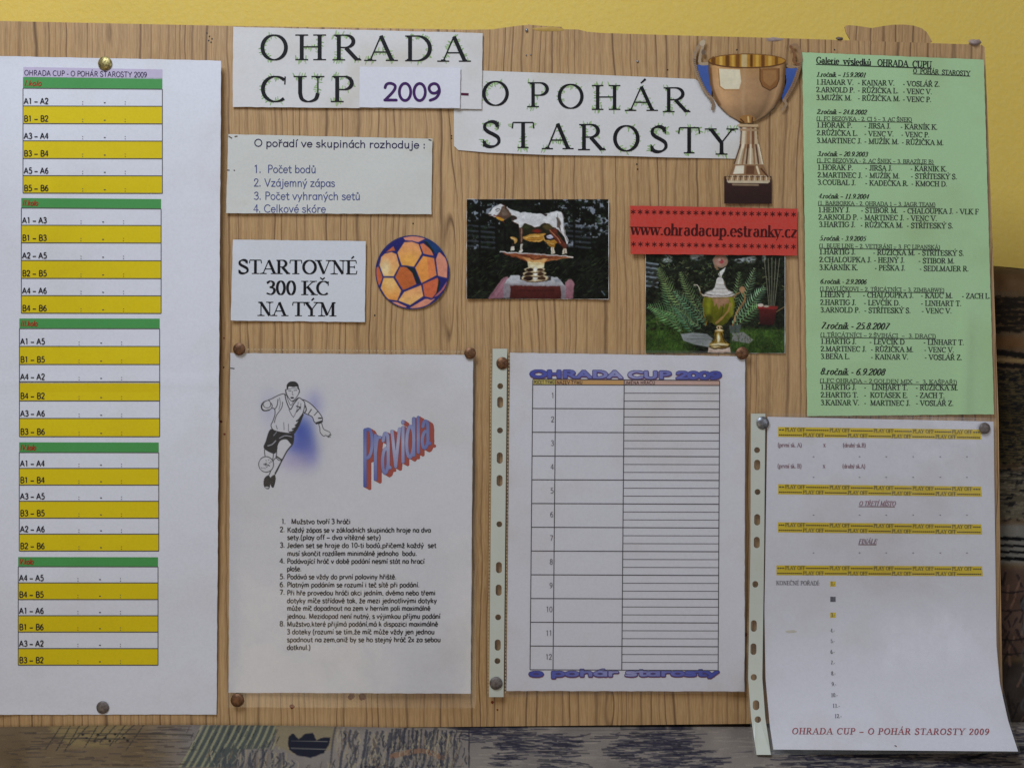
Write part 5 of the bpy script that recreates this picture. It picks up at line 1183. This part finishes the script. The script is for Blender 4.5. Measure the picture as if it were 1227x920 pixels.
# word art title painted in perspective with a brick red side
c = Canvas(90, 130, 800, 840, 3.4, (255, 255, 255))
def base_y(x): return 795 - .63 * (x - 110)
def top_y(x): return 268 - .235 * (x - 130)
def wa(gy):   # taller lower case
    return gy if gy > .95 else gy * 1.28 if gy < .67 else .86 + (gy - .67) * .5
def word_strokes(st, x0, x1):
    gl = [glyph(ch, 'serif' if ch == 'a' else 'comic', .1, .1, 1) for ch in st]; tot = sum(g[0] for g in gl); u = 0; outp = []
    for ch, g in zip(st, gl):
        for s_ in g[1]:
            pts = []
            for gx, gy, w in s_:
                x = x0 + (u + gx) / tot * (x1 - x0); v = gy if ch in 'P' else wa(gy); pts.append((x, base_y(x) + (top_y(x) - base_y(x)) * v))
            outp.append(pts)
        u += g[0]
    return outp
ws_ = word_strokes('Pravidla', 108, 738)
for k in range(12, 0, -1):
    for s_ in ws_: c.line([(x + k * 3.6, y + k * 2.1 - 0) for x, y in s_], 32, (196, 84, 66) if k < 12 else (180, 74, 60), soft=3.4)
for s_ in ws_: c.line([(x, y + 2) for x, y in s_], 34, (92, 66, 120), soft=3)
sub = Canvas(90, 130, 800, 840, 3.4, (0, 0, 0), 0.0)
for s_ in ws_: sub.line(s_, 29, (255, 255, 255), soft=3)
t = np.clip(np.abs((c.X - 420) / 330) * .55 + np.abs((c.Y - (400 - (c.X - 400) * .3)) / 420) * .65, 0, 1)[..., None]
gradc = np.array([226, 224, 244]) * (1 - t) + np.array([74, 96, 190]) * t
mm = sub.A[..., None]; c.C = c.C * (1 - mm) + gradc * mm
c.mesh('printed_title', lambda X, Y: (420 + X / 7.667, 480 + Y / 7.667), d_ru, P_RULES, ru, mask=(c.C.min(axis=2) < 254.6))
q = Print(d_ru)
for st, x0, x1, y in [('1.', 274, 291, 97), ('Mužstvo tvoří 3 hráči', 314, 566, 97), ('2.', 266, 288, 131), ('Každý zápas se v základních skupinách hraje na dva', 297, 907, 133), ('sety.(play off – dva vítězné sety)', 297, 694, 164), ('3.', 266, 288, 197),
    ('Jeden set se hraje do 10-ti bodů,přičemž každý  set', 297, 930, 198), ('musí skončit rozdílem minimálně jednoho  bodu.', 297, 848, 232), ('4.', 265, 288, 264), ('Podávající hráč v době podání nesmí stát na hrací', 296, 880, 265), ('ploše.', 296, 358, 297), ('5.', 265, 288, 330), ('Podává se vždy do první poloviny hřiště.', 296, 761, 331),
    ('6.', 265, 288, 364), ('Platným podáním se rozumí i teč sítě při podání.', 296, 859, 365), ('7.', 265, 288, 397), ('Při hře provedou hráči akci jedním, dvěma nebo třemi', 296, 926, 399), ('dotyky míče střídavě tak, že mezi jednotlivými dotyky', 296, 932, 432), ('může míč dopadnout na zem v herním poli maximálně', 296, 905, 464),
    ('jednou. Mezidopad není nutný, s výjimkou příjmu podání', 296, 947, 498), ('8.', 265, 288, 530), ('Mužstvo,které přijímá podání,má k dispozici maximálně', 296, 937, 531), ('3 doteky (rozumí se tím,že míč může vždy jen jednou', 296, 923, 564), ('spadnout na zem,aniž by se ho stejný hráč 2x za sebou', 296, 949, 597), ('dotknul.)', 296, 396, 630)]:
    q.text(st, 260 + x0 / 3.538, 600 + y / 3.538, 260 + x1 / 3.538, 5.9, lin((38, 36, 46)), 'comic', .21, fineness=0, y1=600 + y / 3.538)
q.line(276, 441, 281, 441.6, 1.2, INK)
q.build('printed_text', P_RULES, ru)

# --- clear sleeves
def sleeve(label, film_q, depth, strip=None, holes=(), seam_x=None, loc=(0, 0), seams=()):
    s = thing('plastic_sleeve', label, 'plastic sleeve', W(*loc), group='clear plastic sleeves on the board')
    dd = lambda x, y: depth(x, y) + .0009
    sheet_mesh('film', film_q, dd, FILM, s, 9)
    if strip:
        # strip: function y -> (x left, x right); holes: (cx, cy, rx, ry)
        y0, y1, fx = strip
        V = []; F = []
        ys = [y0]
        hs = sorted(holes, key=lambda h: h[1])
        bounds = [y0]
        for a, b_ in zip(hs, hs[1:]): bounds.append((a[1] + a[3] + b_[1] - b_[3]) / 2)
        bounds.append(y1)
        n = 32
        for (hx, hy, rx, ry), ya, yb in zip(hs, bounds, bounds[1:]):
            ring_o = []; ring_i = []
            for i in range(n):
                a = 2 * math.pi * i / n; ca, sa = math.cos(a), math.sin(a)
                # hole outline: capsule
                px_ = hx + rx * ca; py_ = hy + (rx * sa if ry <= rx * 1.05 else (ry - rx) * (1 if sa > 0 else -1 if sa < 0 else 0) + rx * sa)
                ring_i.append((px_, py_))
            # outer boundary sampled along cell edges
            xa0, xa1 = fx(ya); xb0, xb1 = fx(yb)
            per = [(xa1, (ya + yb) / 2 * 0 + 0)]
            for i in range(n):
                k = i / n * 4; e = int(k); t = k - e
                # start right-middle, go down side (positive sin is down in photo coordinates)
                k2 = (i / n + .125 * 0)
                a = 2 * math.pi * i / n; ca, sa = math.cos(a), math.sin(a); mxx = max(abs(ca), abs(sa)); sxn, syn = ca / mxx, sa / mxx
                y = hy + (syn * (yb - hy) if syn > 0 else syn * (hy - ya)); xl_, xr_ = fx(y); cxm = hx
                x = cxm + (sxn * (xr_ - cxm) if sxn > 0 else sxn * (cxm - xl_))
                ring_o.append((x, y))
            b0 = len(V)
            for x, y in ring_o + ring_i: V.append(W(x, y, depth(x, y) + .0013))
            for i in range(n): F.append((b0 + i, b0 + (i + 1) % n, b0 + n + (i + 1) % n, b0 + n + i))
            b1 = len(V)
            for x, y in ring_i: V.append(W(x, y, depth(x, y) + .0009))
            for i in range(n): F.append((b0 + n + i, b0 + n + (i + 1) % n, b1 + (i + 1) % n, b1 + i))
        mesh_obj('punched_strip', V, F, STRIP, s)
    for sa, sb, along in seams:
        q = Print(lambda x, y: depth(x, y) + .0012, 0)
        L = math.hypot(sb[0] - sa[0], sb[1] - sa[1]); nn = int(L / 4.2)
        for i in range(nn):
            t0, t1 = i / nn, (i + .55) / nn
            q.line(sa[0] + (sb[0] - sa[0]) * t0, sa[1] + (sb[1] - sa[1]) * t0, sa[0] + (sb[0] - sa[0]) * t1, sa[1] + (sb[1] - sa[1]) * t1, 1.2, (1, 1, 1))
        q.build('welded_seam', WELD, s)
    return s
sleeve('clear plastic sleeve over the rules sheet with the footballer', [(275, 416.5), (571.5, 419.5), (570, 848), (272, 847)], d_ru, loc=(420, 632), seams=[((292, 418.5), (557, 421.5), 'x')])
def d_re(x, y): return .0020 + .0009 * (1 + sn(x / 70 + 1)) * min(1, (y - 400) / 90) + .0018 * max(0, (x - 850) / 43) ** 2 + .0004 * (1 + sn(y / 110))
re_ = thing('team_list_sheet', 'white sheet with an empty numbered twelve row team table under blue wide lettering', 'poster', W(750, 625))
sheet_mesh('paper', [(611, 422.5), (892.8, 427), (892, 828), (606.9, 827.3)], d_re, P_REG, re_)
g = Print(d_re, .00024); q = Print(d_re, .00034)
LC_ = lin((70, 66, 74))
def rx(col, y):
    t = (y - 460) / 342; a, b_ = {0: (638.3, 635.1), 1: (665.8, 662.6), 2: (747.9, 745.0), 3: (862.3, 860.5)}[col]; return a + (b_ - a) * t
def sk(x): return (x - 638) * .0055 + .6
HY = 460.2
for a, b_, cc in ((0, 1, (236, 216, 110)), (1, 2, (240, 186, 110)), (2, 3, (240, 200, 180))):
    g.rect([(rx(a, 455), 454 + sk(rx(a, 455))), (rx(b_, 455), 454 + sk(rx(b_, 455))), (rx(b_, 460), HY + sk(rx(b_, 460))), (rx(a, 460), HY + sk(rx(a, 460)))], lin(cc), lay=-.0001)
for k in range(13):
    y = HY + k * 28.43
    xs0, xs3 = rx(0, y), rx(3, y); g.line(xs0, y + sk(xs0), xs3, y + sk(xs3) * .8, .95, LC_)
    if k < 12:
        for f_ in (1 / 3, 2 / 3):
            yy = y + 28.43 * f_; g.line(rx(2, yy), yy + sk(rx(2, yy)), rx(3, yy), yy + sk(rx(3, yy)) * .8, .62, LC_)
        st = str(k + 1); w_ = 3.8 * len(st)
        q.text(st, rx(1, y) - 1.6 - w_, y + 16.8, rx(1, y) - 1.4, 6.4, lin((92, 88, 96)), 'sans', .1)
g.line(638.3, 454.2, 862.3, 456, 1.1, LC_)
for k in range(4): g.line(rx(k, 455), 455 + sk(rx(k, 455)) - .5, rx(k, 802), 801.5 + sk(rx(k, 802)), .95, LC_)
q.text('POČET TÝMŮ', 639.5, 459.6, 664.5, 3.6, lin((90, 70, 40)), 'sans', .16, fineness=0); q.text('NÁZEV TÝMU', 667, 460, 698, 3.9, lin((96, 60, 40)), 'sans', .16, fineness=0); q.text('JMÉNA HRÁČŮ', 749.3, 460.4, 785, 3.9, lin((96, 60, 60)), 'sans', .16, fineness=0)
g.build('printed_table', P_REG, re_); q.build('printed_text', P_REG, re_)
def wide_title(st, x0, x1, ya, yb, hh, lower, seedname):
    cc = Canvas(x0 - 6, min(ya, yb) - hh - 4, x1 + 6, max(ya, yb) + 6, .5, (255, 255, 255))
    gl = [glyph(ch, 'comic', .1, .1, 1) for ch in st]; tot = sum(g_[0] for g_ in gl); u = 0; S_ = []
    for g_ in gl:
        for s_ in g_[1]:
            S_.append([(x0 + (u + gx) / tot * (x1 - x0), ya + (yb - ya) * ((u + gx) / tot) - (gy * (1.35 if lower else 1)) * hh) for gx, gy, w in s_])
        u += g_[0]
    OF = (-1.5, -.5, .5, 1.5)
    for s_ in S_:
        for o_ in OF: cc.line([(x + .3 + o_, y + 1.0) for x, y in s_], 3.6, (130, 66, 96), soft=.7)
    for s_ in S_:
        for o_ in OF: cc.line([(x + o_, y) for x, y in s_], 3.4, (60, 52, 128), soft=.7)
    sb = Canvas(x0 - 6, min(ya, yb) - hh - 4, x1 + 6, max(ya, yb) + 6, .5, (0, 0, 0), 0.0)
    for s_ in S_:
        for o_ in OF: sb.line([(x + o_ * .9, y) for x, y in s_], 1.9, (255, 255, 255), soft=.7)
    t = np.clip(np.abs((cc.X - (x0 + x1) / 2) / (x1 - x0) * 2), 0, 1)[..., None] ** .8
    gc = np.array([200, 198, 236]) * (1 - t) + np.array([66, 80, 190]) * t
    mm = sb.A[..., None]; cc.C = cc.C * (1 - mm) + gc * mm
    cc.mesh('printed_title', lambda X, Y: (X, Y), d_re, P_REG, re_, lift=.00020, mask=(cc.C.min(axis=2) < 250))
wide_title('OHRADA CUP 2009', 636, 864, 451.6, 453.6, 7.6, False, 'a')
wide_title('o pohár starosty', 634, 861, 809.3, 808.8, 5.2, True, 'b')
c1 = lambda x, y, r=3.3: (570 + x / 3.609, y, r, r)
hol = [(599.4, 462.6, 3.5, 3.5), (599.3, 482, 3.6, 6.7), (599.1, 515.6, 3.5, 3.5), (598.8, 548.6, 3.6, 6.7), (598.6, 575.7, 3.6, 6.7), (598.3, 627.8, 3.5, 3.5),
       (597.8, 679.7, 3.6, 6.7), (597.5, 706.7, 3.6, 6.7), (596.9, 739.2, 3.5, 3.5), (596.4, 772.4, 3.6, 6.7), (596, 791.5, 3.5, 3.5)]
def strip_re(y):
    t = (y - 418) / 417; return (590.3 + (586 - 590.3) * t, 607.6 + (603.4 - 607.6) * t)
sleeve('clear sleeve with punched white strip over the empty team table', [(588.5, 417.6), (894.6, 421), (893.6, 829.5), (584.5, 835)], d_re, (417.8, 834.7, strip_re), hol, loc=(740, 630), seams=[((609.8, 424), (605.4, 832), 'y'), ((588.5, 424), (584.8, 832), 'y')])

# --- play-off sheet, bottom bends forward over the sofa seat
def curl(x, y):
    u = min(1, max(0, (x - 900) / 300)); s = max(0, (y - 700) / 200)
    return .0014 + .0008 * (1 + sn(y / 60 + x / 90)) + (.034 + .026 * u) * s ** 2.3 * 1.0 + .0016 * max(0, (x - 1150) / 42) ** 2
def d_pl(x, y): return curl(x, y)
pl_ = thing('playoff_sheet', 'white sheet with yellow banded rows, its bottom bending forward over the sofa', 'poster', W(1055, 700))
def pl_edges(y):
    ysL = [499, 730, 812.7, 870, 897.5]; xsL = [919.6, 916, 917.3, 922.5, 926.7]
    ysR = [505, 660, 773, 818, 863, 900]; xsR = [1190.5, 1192.5, 1194, 1198, 1208, 1220]
    return np.interp(y, ysL, xsL), np.interp(y, ysR, xsR)
def banded(name, fx, ytop, ybot, dep, mat, parent, nx, ny, ystep=None):
    V = []; F = []
    for j in range(ny + 1):
        for i in range(nx + 1):
            u, v = i / nx, j / ny; y = ytop(u) + (ybot(u) - ytop(u)) * v; a, b_ = fx(y); x = a + (b_ - a) * u
            V.append(W(x, y, dep(x, y)))
    F = [(j * (nx + 1) + i, (j + 1) * (nx + 1) + i, (j + 1) * (nx + 1) + i + 1, j * (nx + 1) + i + 1) for j in range(ny) for i in range(nx)]
    return mesh_obj(name, V, F, mat, parent, [(1, 1, 1)] * len(V), smooth=True)
banded('paper', pl_edges, lambda u: 499.2 + 5.8 * u, lambda u: 897.5 + 2.3 * u, d_pl, P_PLAY, pl_, 44, 90)
g = Print(d_pl, .00018); q = Print(d_pl, .0003)
YB = lin((255, 224, 30)); DK = lin((92, 76, 40)); RD = lin((150, 96, 104)); GY = lin((120, 116, 122))
def ZA(x, y): return 880 + x / 3.536, 480 + y / 3.536
def ZB(x, y): return 880 + x / 3.536, 660 + y / 3.536
for zf, xl, xr, yl, yr, hgt in ((ZA, 185, 1043, 111, 122, 42), (ZA, 185, 1045, 353, 363, 43), (ZA, 184, 1046, 514, 523, 43), (ZB, 178, 1049, 60, 64, 42)):
    g.rect([zf(xl, yl), zf(xr, yr), zf(xr + 4, yr + hgt), zf(xl, yl + hgt)], YB, 8)
    sl_ = (yr - yl) / (xr - xl)
    for row, pos in ((0, [(215, 300), (403, 490), (590, 675), (755, 845), (922, 1008)]), (1, [(290, 380), (480, 565), (667, 750), (852, 940)])):
        yb = yl + (18 if row == 0 else 40); prev = xl + 3
        for a, b_ in pos:
            p0 = zf(a, yb + (a - xl) * sl_); p1 = zf(b_, yb + (b_ - xl) * sl_)
            q.text('PLAY OFF', p0[0], p0[1], p1[0], 4.2, DK, 'serif', .17, .08, y1=p1[1], fineness=0)
            s0 = zf(prev, yb + (prev - xl) * sl_); s1_ = zf(a - 3, yb + (a - 3 - xl) * sl_)
            nst = max(1, int((s1_[0] - s0[0]) / 2.3)); q.text('*' * nst, s0[0], s0[1] + .8, s1_[0], 3.6, DK, 'sans', .2, y1=s1_[1] + .8, fineness=0)
            prev = b_ + 3
        s0 = zf(prev, yb + (prev - xl) * sl_); s1_ = zf(xr - 2, yb + (xr - xl) * sl_); nst = max(1, int((s1_[0] - s0[0]) / 2.3)); q.text('*' * nst, s0[0], s0[1] + .8, s1_[0], 3.6, DK, 'sans', .2, y1=s1_[1] + .8, fineness=0)
def zt(zf, st, x0, x1, y, h, col, sl_=.006, **k):
    a = zf(x0, y); b_ = zf(x1, y); q.text(st, a[0], a[1], b_[0], h, col, 'serif', k.pop('thick', .15), .07, y1=a[1] + (b_[0] - a[0]) * sl_, **k)
zt(ZA, '(první sk. A)', 184, 285, 195, 4.8, RD); zt(ZA, 'x', 377, 386, 195, 5, RD); zt(ZA, '(druhý sk.B)', 460, 556, 196, 4.8, RD)
zt(ZA, '(první sk. B)', 183, 284, 284, 4.8, RD); zt(ZA, 'x', 375, 384, 284, 5, RD); zt(ZA, '(druhý sk.A)', 458, 554, 285, 4.8, RD)
zt(ZA, 'O TŘETÍ MÍSTO', 527, 682, 444, 5.4, lin((166, 96, 120)), slant=.25); zt(ZA, 'FINÁLE', 525, 602, 605, 5.4, lin((140, 96, 120)), slant=.25)
a = ZA(526, 448); q.line(a[0], a[1], a[0] + 43.5, a[1] + .3, .8, RD); a = ZA(525, 609); q.line(a[0], a[1], a[0] + 21.5, a[1] + .2, .8, RD)
for y in (237, 324, 484, 644):
    for x in (335, 530, 643, 757, 872, 985): a = ZA(x, y); q.line(a[0] - .8, a[1], a[0] + 1, a[1], .8, GY)
zt(ZB, 'KONEČNÉ POŘADÍ:', 177, 362, 143, 4.8, lin((104, 100, 100)))
for y, cc in ((128, YB), (193, lin((120, 120, 132))), (260, YB)): g.rect([ZB(406, y), ZB(429, y), ZB(429, y + 22), ZB(406, y + 22)], cc)
for st, x0, x1, y in [('1.-', 409, 426, 145), ('2.-', 409, 426, 210), ('3.-', 409, 426, 278), ('4.-', 407, 425, 344), ('5.-', 407, 425, 388), ('6.-', 407, 425, 434), ('7.-', 408, 426, 480), ('8.-', 410, 429, 525), ('9.-', 412, 432, 571), ('10.-', 409, 438, 617), ('11.-', 415, 448, 662), ('12.-', 424, 455, 706)]:
    zt(ZB, st, x0, x1, y, 4.6, lin((92, 88, 90)))
zt(ZB, 'OHRADA CUP – O POHÁR STAROSTY 2009', 243, 1078, 774, 7.2, lin((176, 60, 72)), .004, thick=.19, slant=.1, gap=.1)
q.line(1072, 892.6, 1074.5, 893.8, 1.2, lin((120, 60, 60)))
sc2 = lin((236, 230, 208))
for x, y, w_ in ((948, 756, 7),): g.ribbon([(x - w_, y, .5), (x - w_ / 2, y + .5, 3), (x + w_ / 2, y, 3), (x + w_, y + .4, .5)], sc2)
g.build('printed_table', P_PLAY, pl_); q.build('printed_text', P_PLAY, pl_)
def strip_pl(y):
    ys = [495, 660, 730, 812, 860, 904]; l = [899.8, 899.2, 897.8, 896.5, 900, 906.6]; r = [917, 915.6, 914.6, 913.4, 917, 923.8]
    return float(np.interp(y, ys, l)), float(np.interp(y, ys, r))
hol = [(907.1, 539.1, 3.5, 3.6), (907.3, 556.9, 3.7, 6.3), (907.7, 589.2, 3.5, 3.5), (907.3, 622.5, 3.6, 6.8), (906.8, 649.7, 3.6, 6.8), (905, 699.7, 3.5, 3.9),
       (903.2, 749.6, 3.6, 6.9), (902.8, 777.3, 3.6, 6.9), (903.2, 811, 3.6, 3.8), (905.9, 844.4, 3.9, 6.0), (908.1, 861.6, 3.9, 3.6)]
sp = sleeve('clear sleeve with punched strip over the yellow banded sheet, curling at its foot', [(897.5, 494.5), (1193.4, 501), (1193.4, 502), (897.5, 495.5)], d_pl, (495.5, 903.8, strip_pl), hol, loc=(1050, 690))
for ch in list(sp.children):
    if ch.name.startswith('film'): bpy.data.objects.remove(ch)
def film_edges(y):
    a, b_ = pl_edges(y); l, r = strip_pl(y); return l - 2.2, b_ + np.interp(y, [500, 860, 903], [2.4, 3, 3])
banded('film', film_edges, lambda u: 494.6 + 6 * u, lambda u: 904 - 2.0 * u, lambda x, y: d_pl(x, y) + .001, FILM, sp, 40, 80)

# ------------------------------------------------------------------ drawing pins
def tack(px, py, d, r, mat, label, dome=.34):
    base = Vector(W(px, py, d)); t = thing('drawing_pin', label, 'drawing pin', base, group='drawing pins holding the papers')
    R_ = r * PX; n = 28; V = []; F = []
    prof = [(0, dome * R_), (.35, dome * R_ * .96), (.62, dome * R_ * .8), (.84, dome * R_ * .5), (.97, dome * R_ * .2), (1.0, 0.0003), (.96, -.0001)]
    V.append((base.x, base.y - prof[0][1] - .0002, base.z))
    for rr, h in prof[1:]:
        for i in range(n):
            a = 2 * math.pi * i / n; V.append((base.x + rr * R_ * math.cos(a), base.y - h - .0002, base.z + rr * R_ * math.sin(a)))
    for i in range(n): F.append((0, 1 + (i + 1) % n, 1 + i))
    for k in range(len(prof) - 2):
        for i in range(n): a0 = 1 + k * n; F.append((a0 + i, a0 + (i + 1) % n, a0 + n + (i + 1) % n, a0 + n + i))
    mesh_obj('head', V, F, mat, t, smooth=True)
    V = []; F = []
    for k, (rr, h) in enumerate(((.0005, .0), (.0005, -.003), (.00005, -.006))):
        for i in range(8): a = math.pi * i / 4; V.append((base.x + rr * math.cos(a), base.y - h, base.z + rr * math.sin(a)))
    for k in range(2):
        for i in range(8): F.append((k * 8 + i, k * 8 + (i + 1) % 8, k * 8 + 8 + (i + 1) % 8, k * 8 + 8 + i))
    mesh_obj('pin_shaft', V, F, STEEL, t)
tack(126, 76.5, d_sched(126, 78) + .0006, 8.4, BRASS, 'bright brass drawing pin at the top of the banded match table sheet')
tack(123.3, 847, d_sched(123, 847) + .0003, 7.6, GREY, 'dull drawing pin at the foot of the banded match table sheet')
tack(286.8, 418.3, d_ru(287, 423) + .0014, 7.4, BROWN, 'brown drawing pin at the upper corner of the rules sheet, below the entry fee note')
tack(563.3, 423.2, d_ru(563, 424) + .0014, 7.0, BROWN, 'brown drawing pin at the rules sheet corner nearest the team table')
tack(284.5, 838.5, d_ru(284, 838) + .0012, 8.0, BROWN, 'brown drawing pin at the foot of the rules sheet sleeve')
tack(602, 435.2, d_re(602, 435) + .0017, 7.3, BROWN, 'brown drawing pin at the top of the straight punched strip')
tack(594.4, 818, d_re(594, 818) + .0017, 7.7, GREY, 'grey drawing pin at the foot of the straight punched strip')
tack(889.3, 423.2, max(d_re(889, 424), d_ga(889, 423)) + .0014, 7.6, BROWN, 'brown drawing pin on the lower edge of the garden photo')
tack(913.8, 506.6, d_pl(913, 507) + .0016, 7.6, STEEL, 'shiny steel drawing pin at the top of the curling punched strip')
tack(1179.6, 513, d_pl(1180, 513) + .0014, 6.8, GREY, 'grey drawing pin on the end of the topmost yellow band')
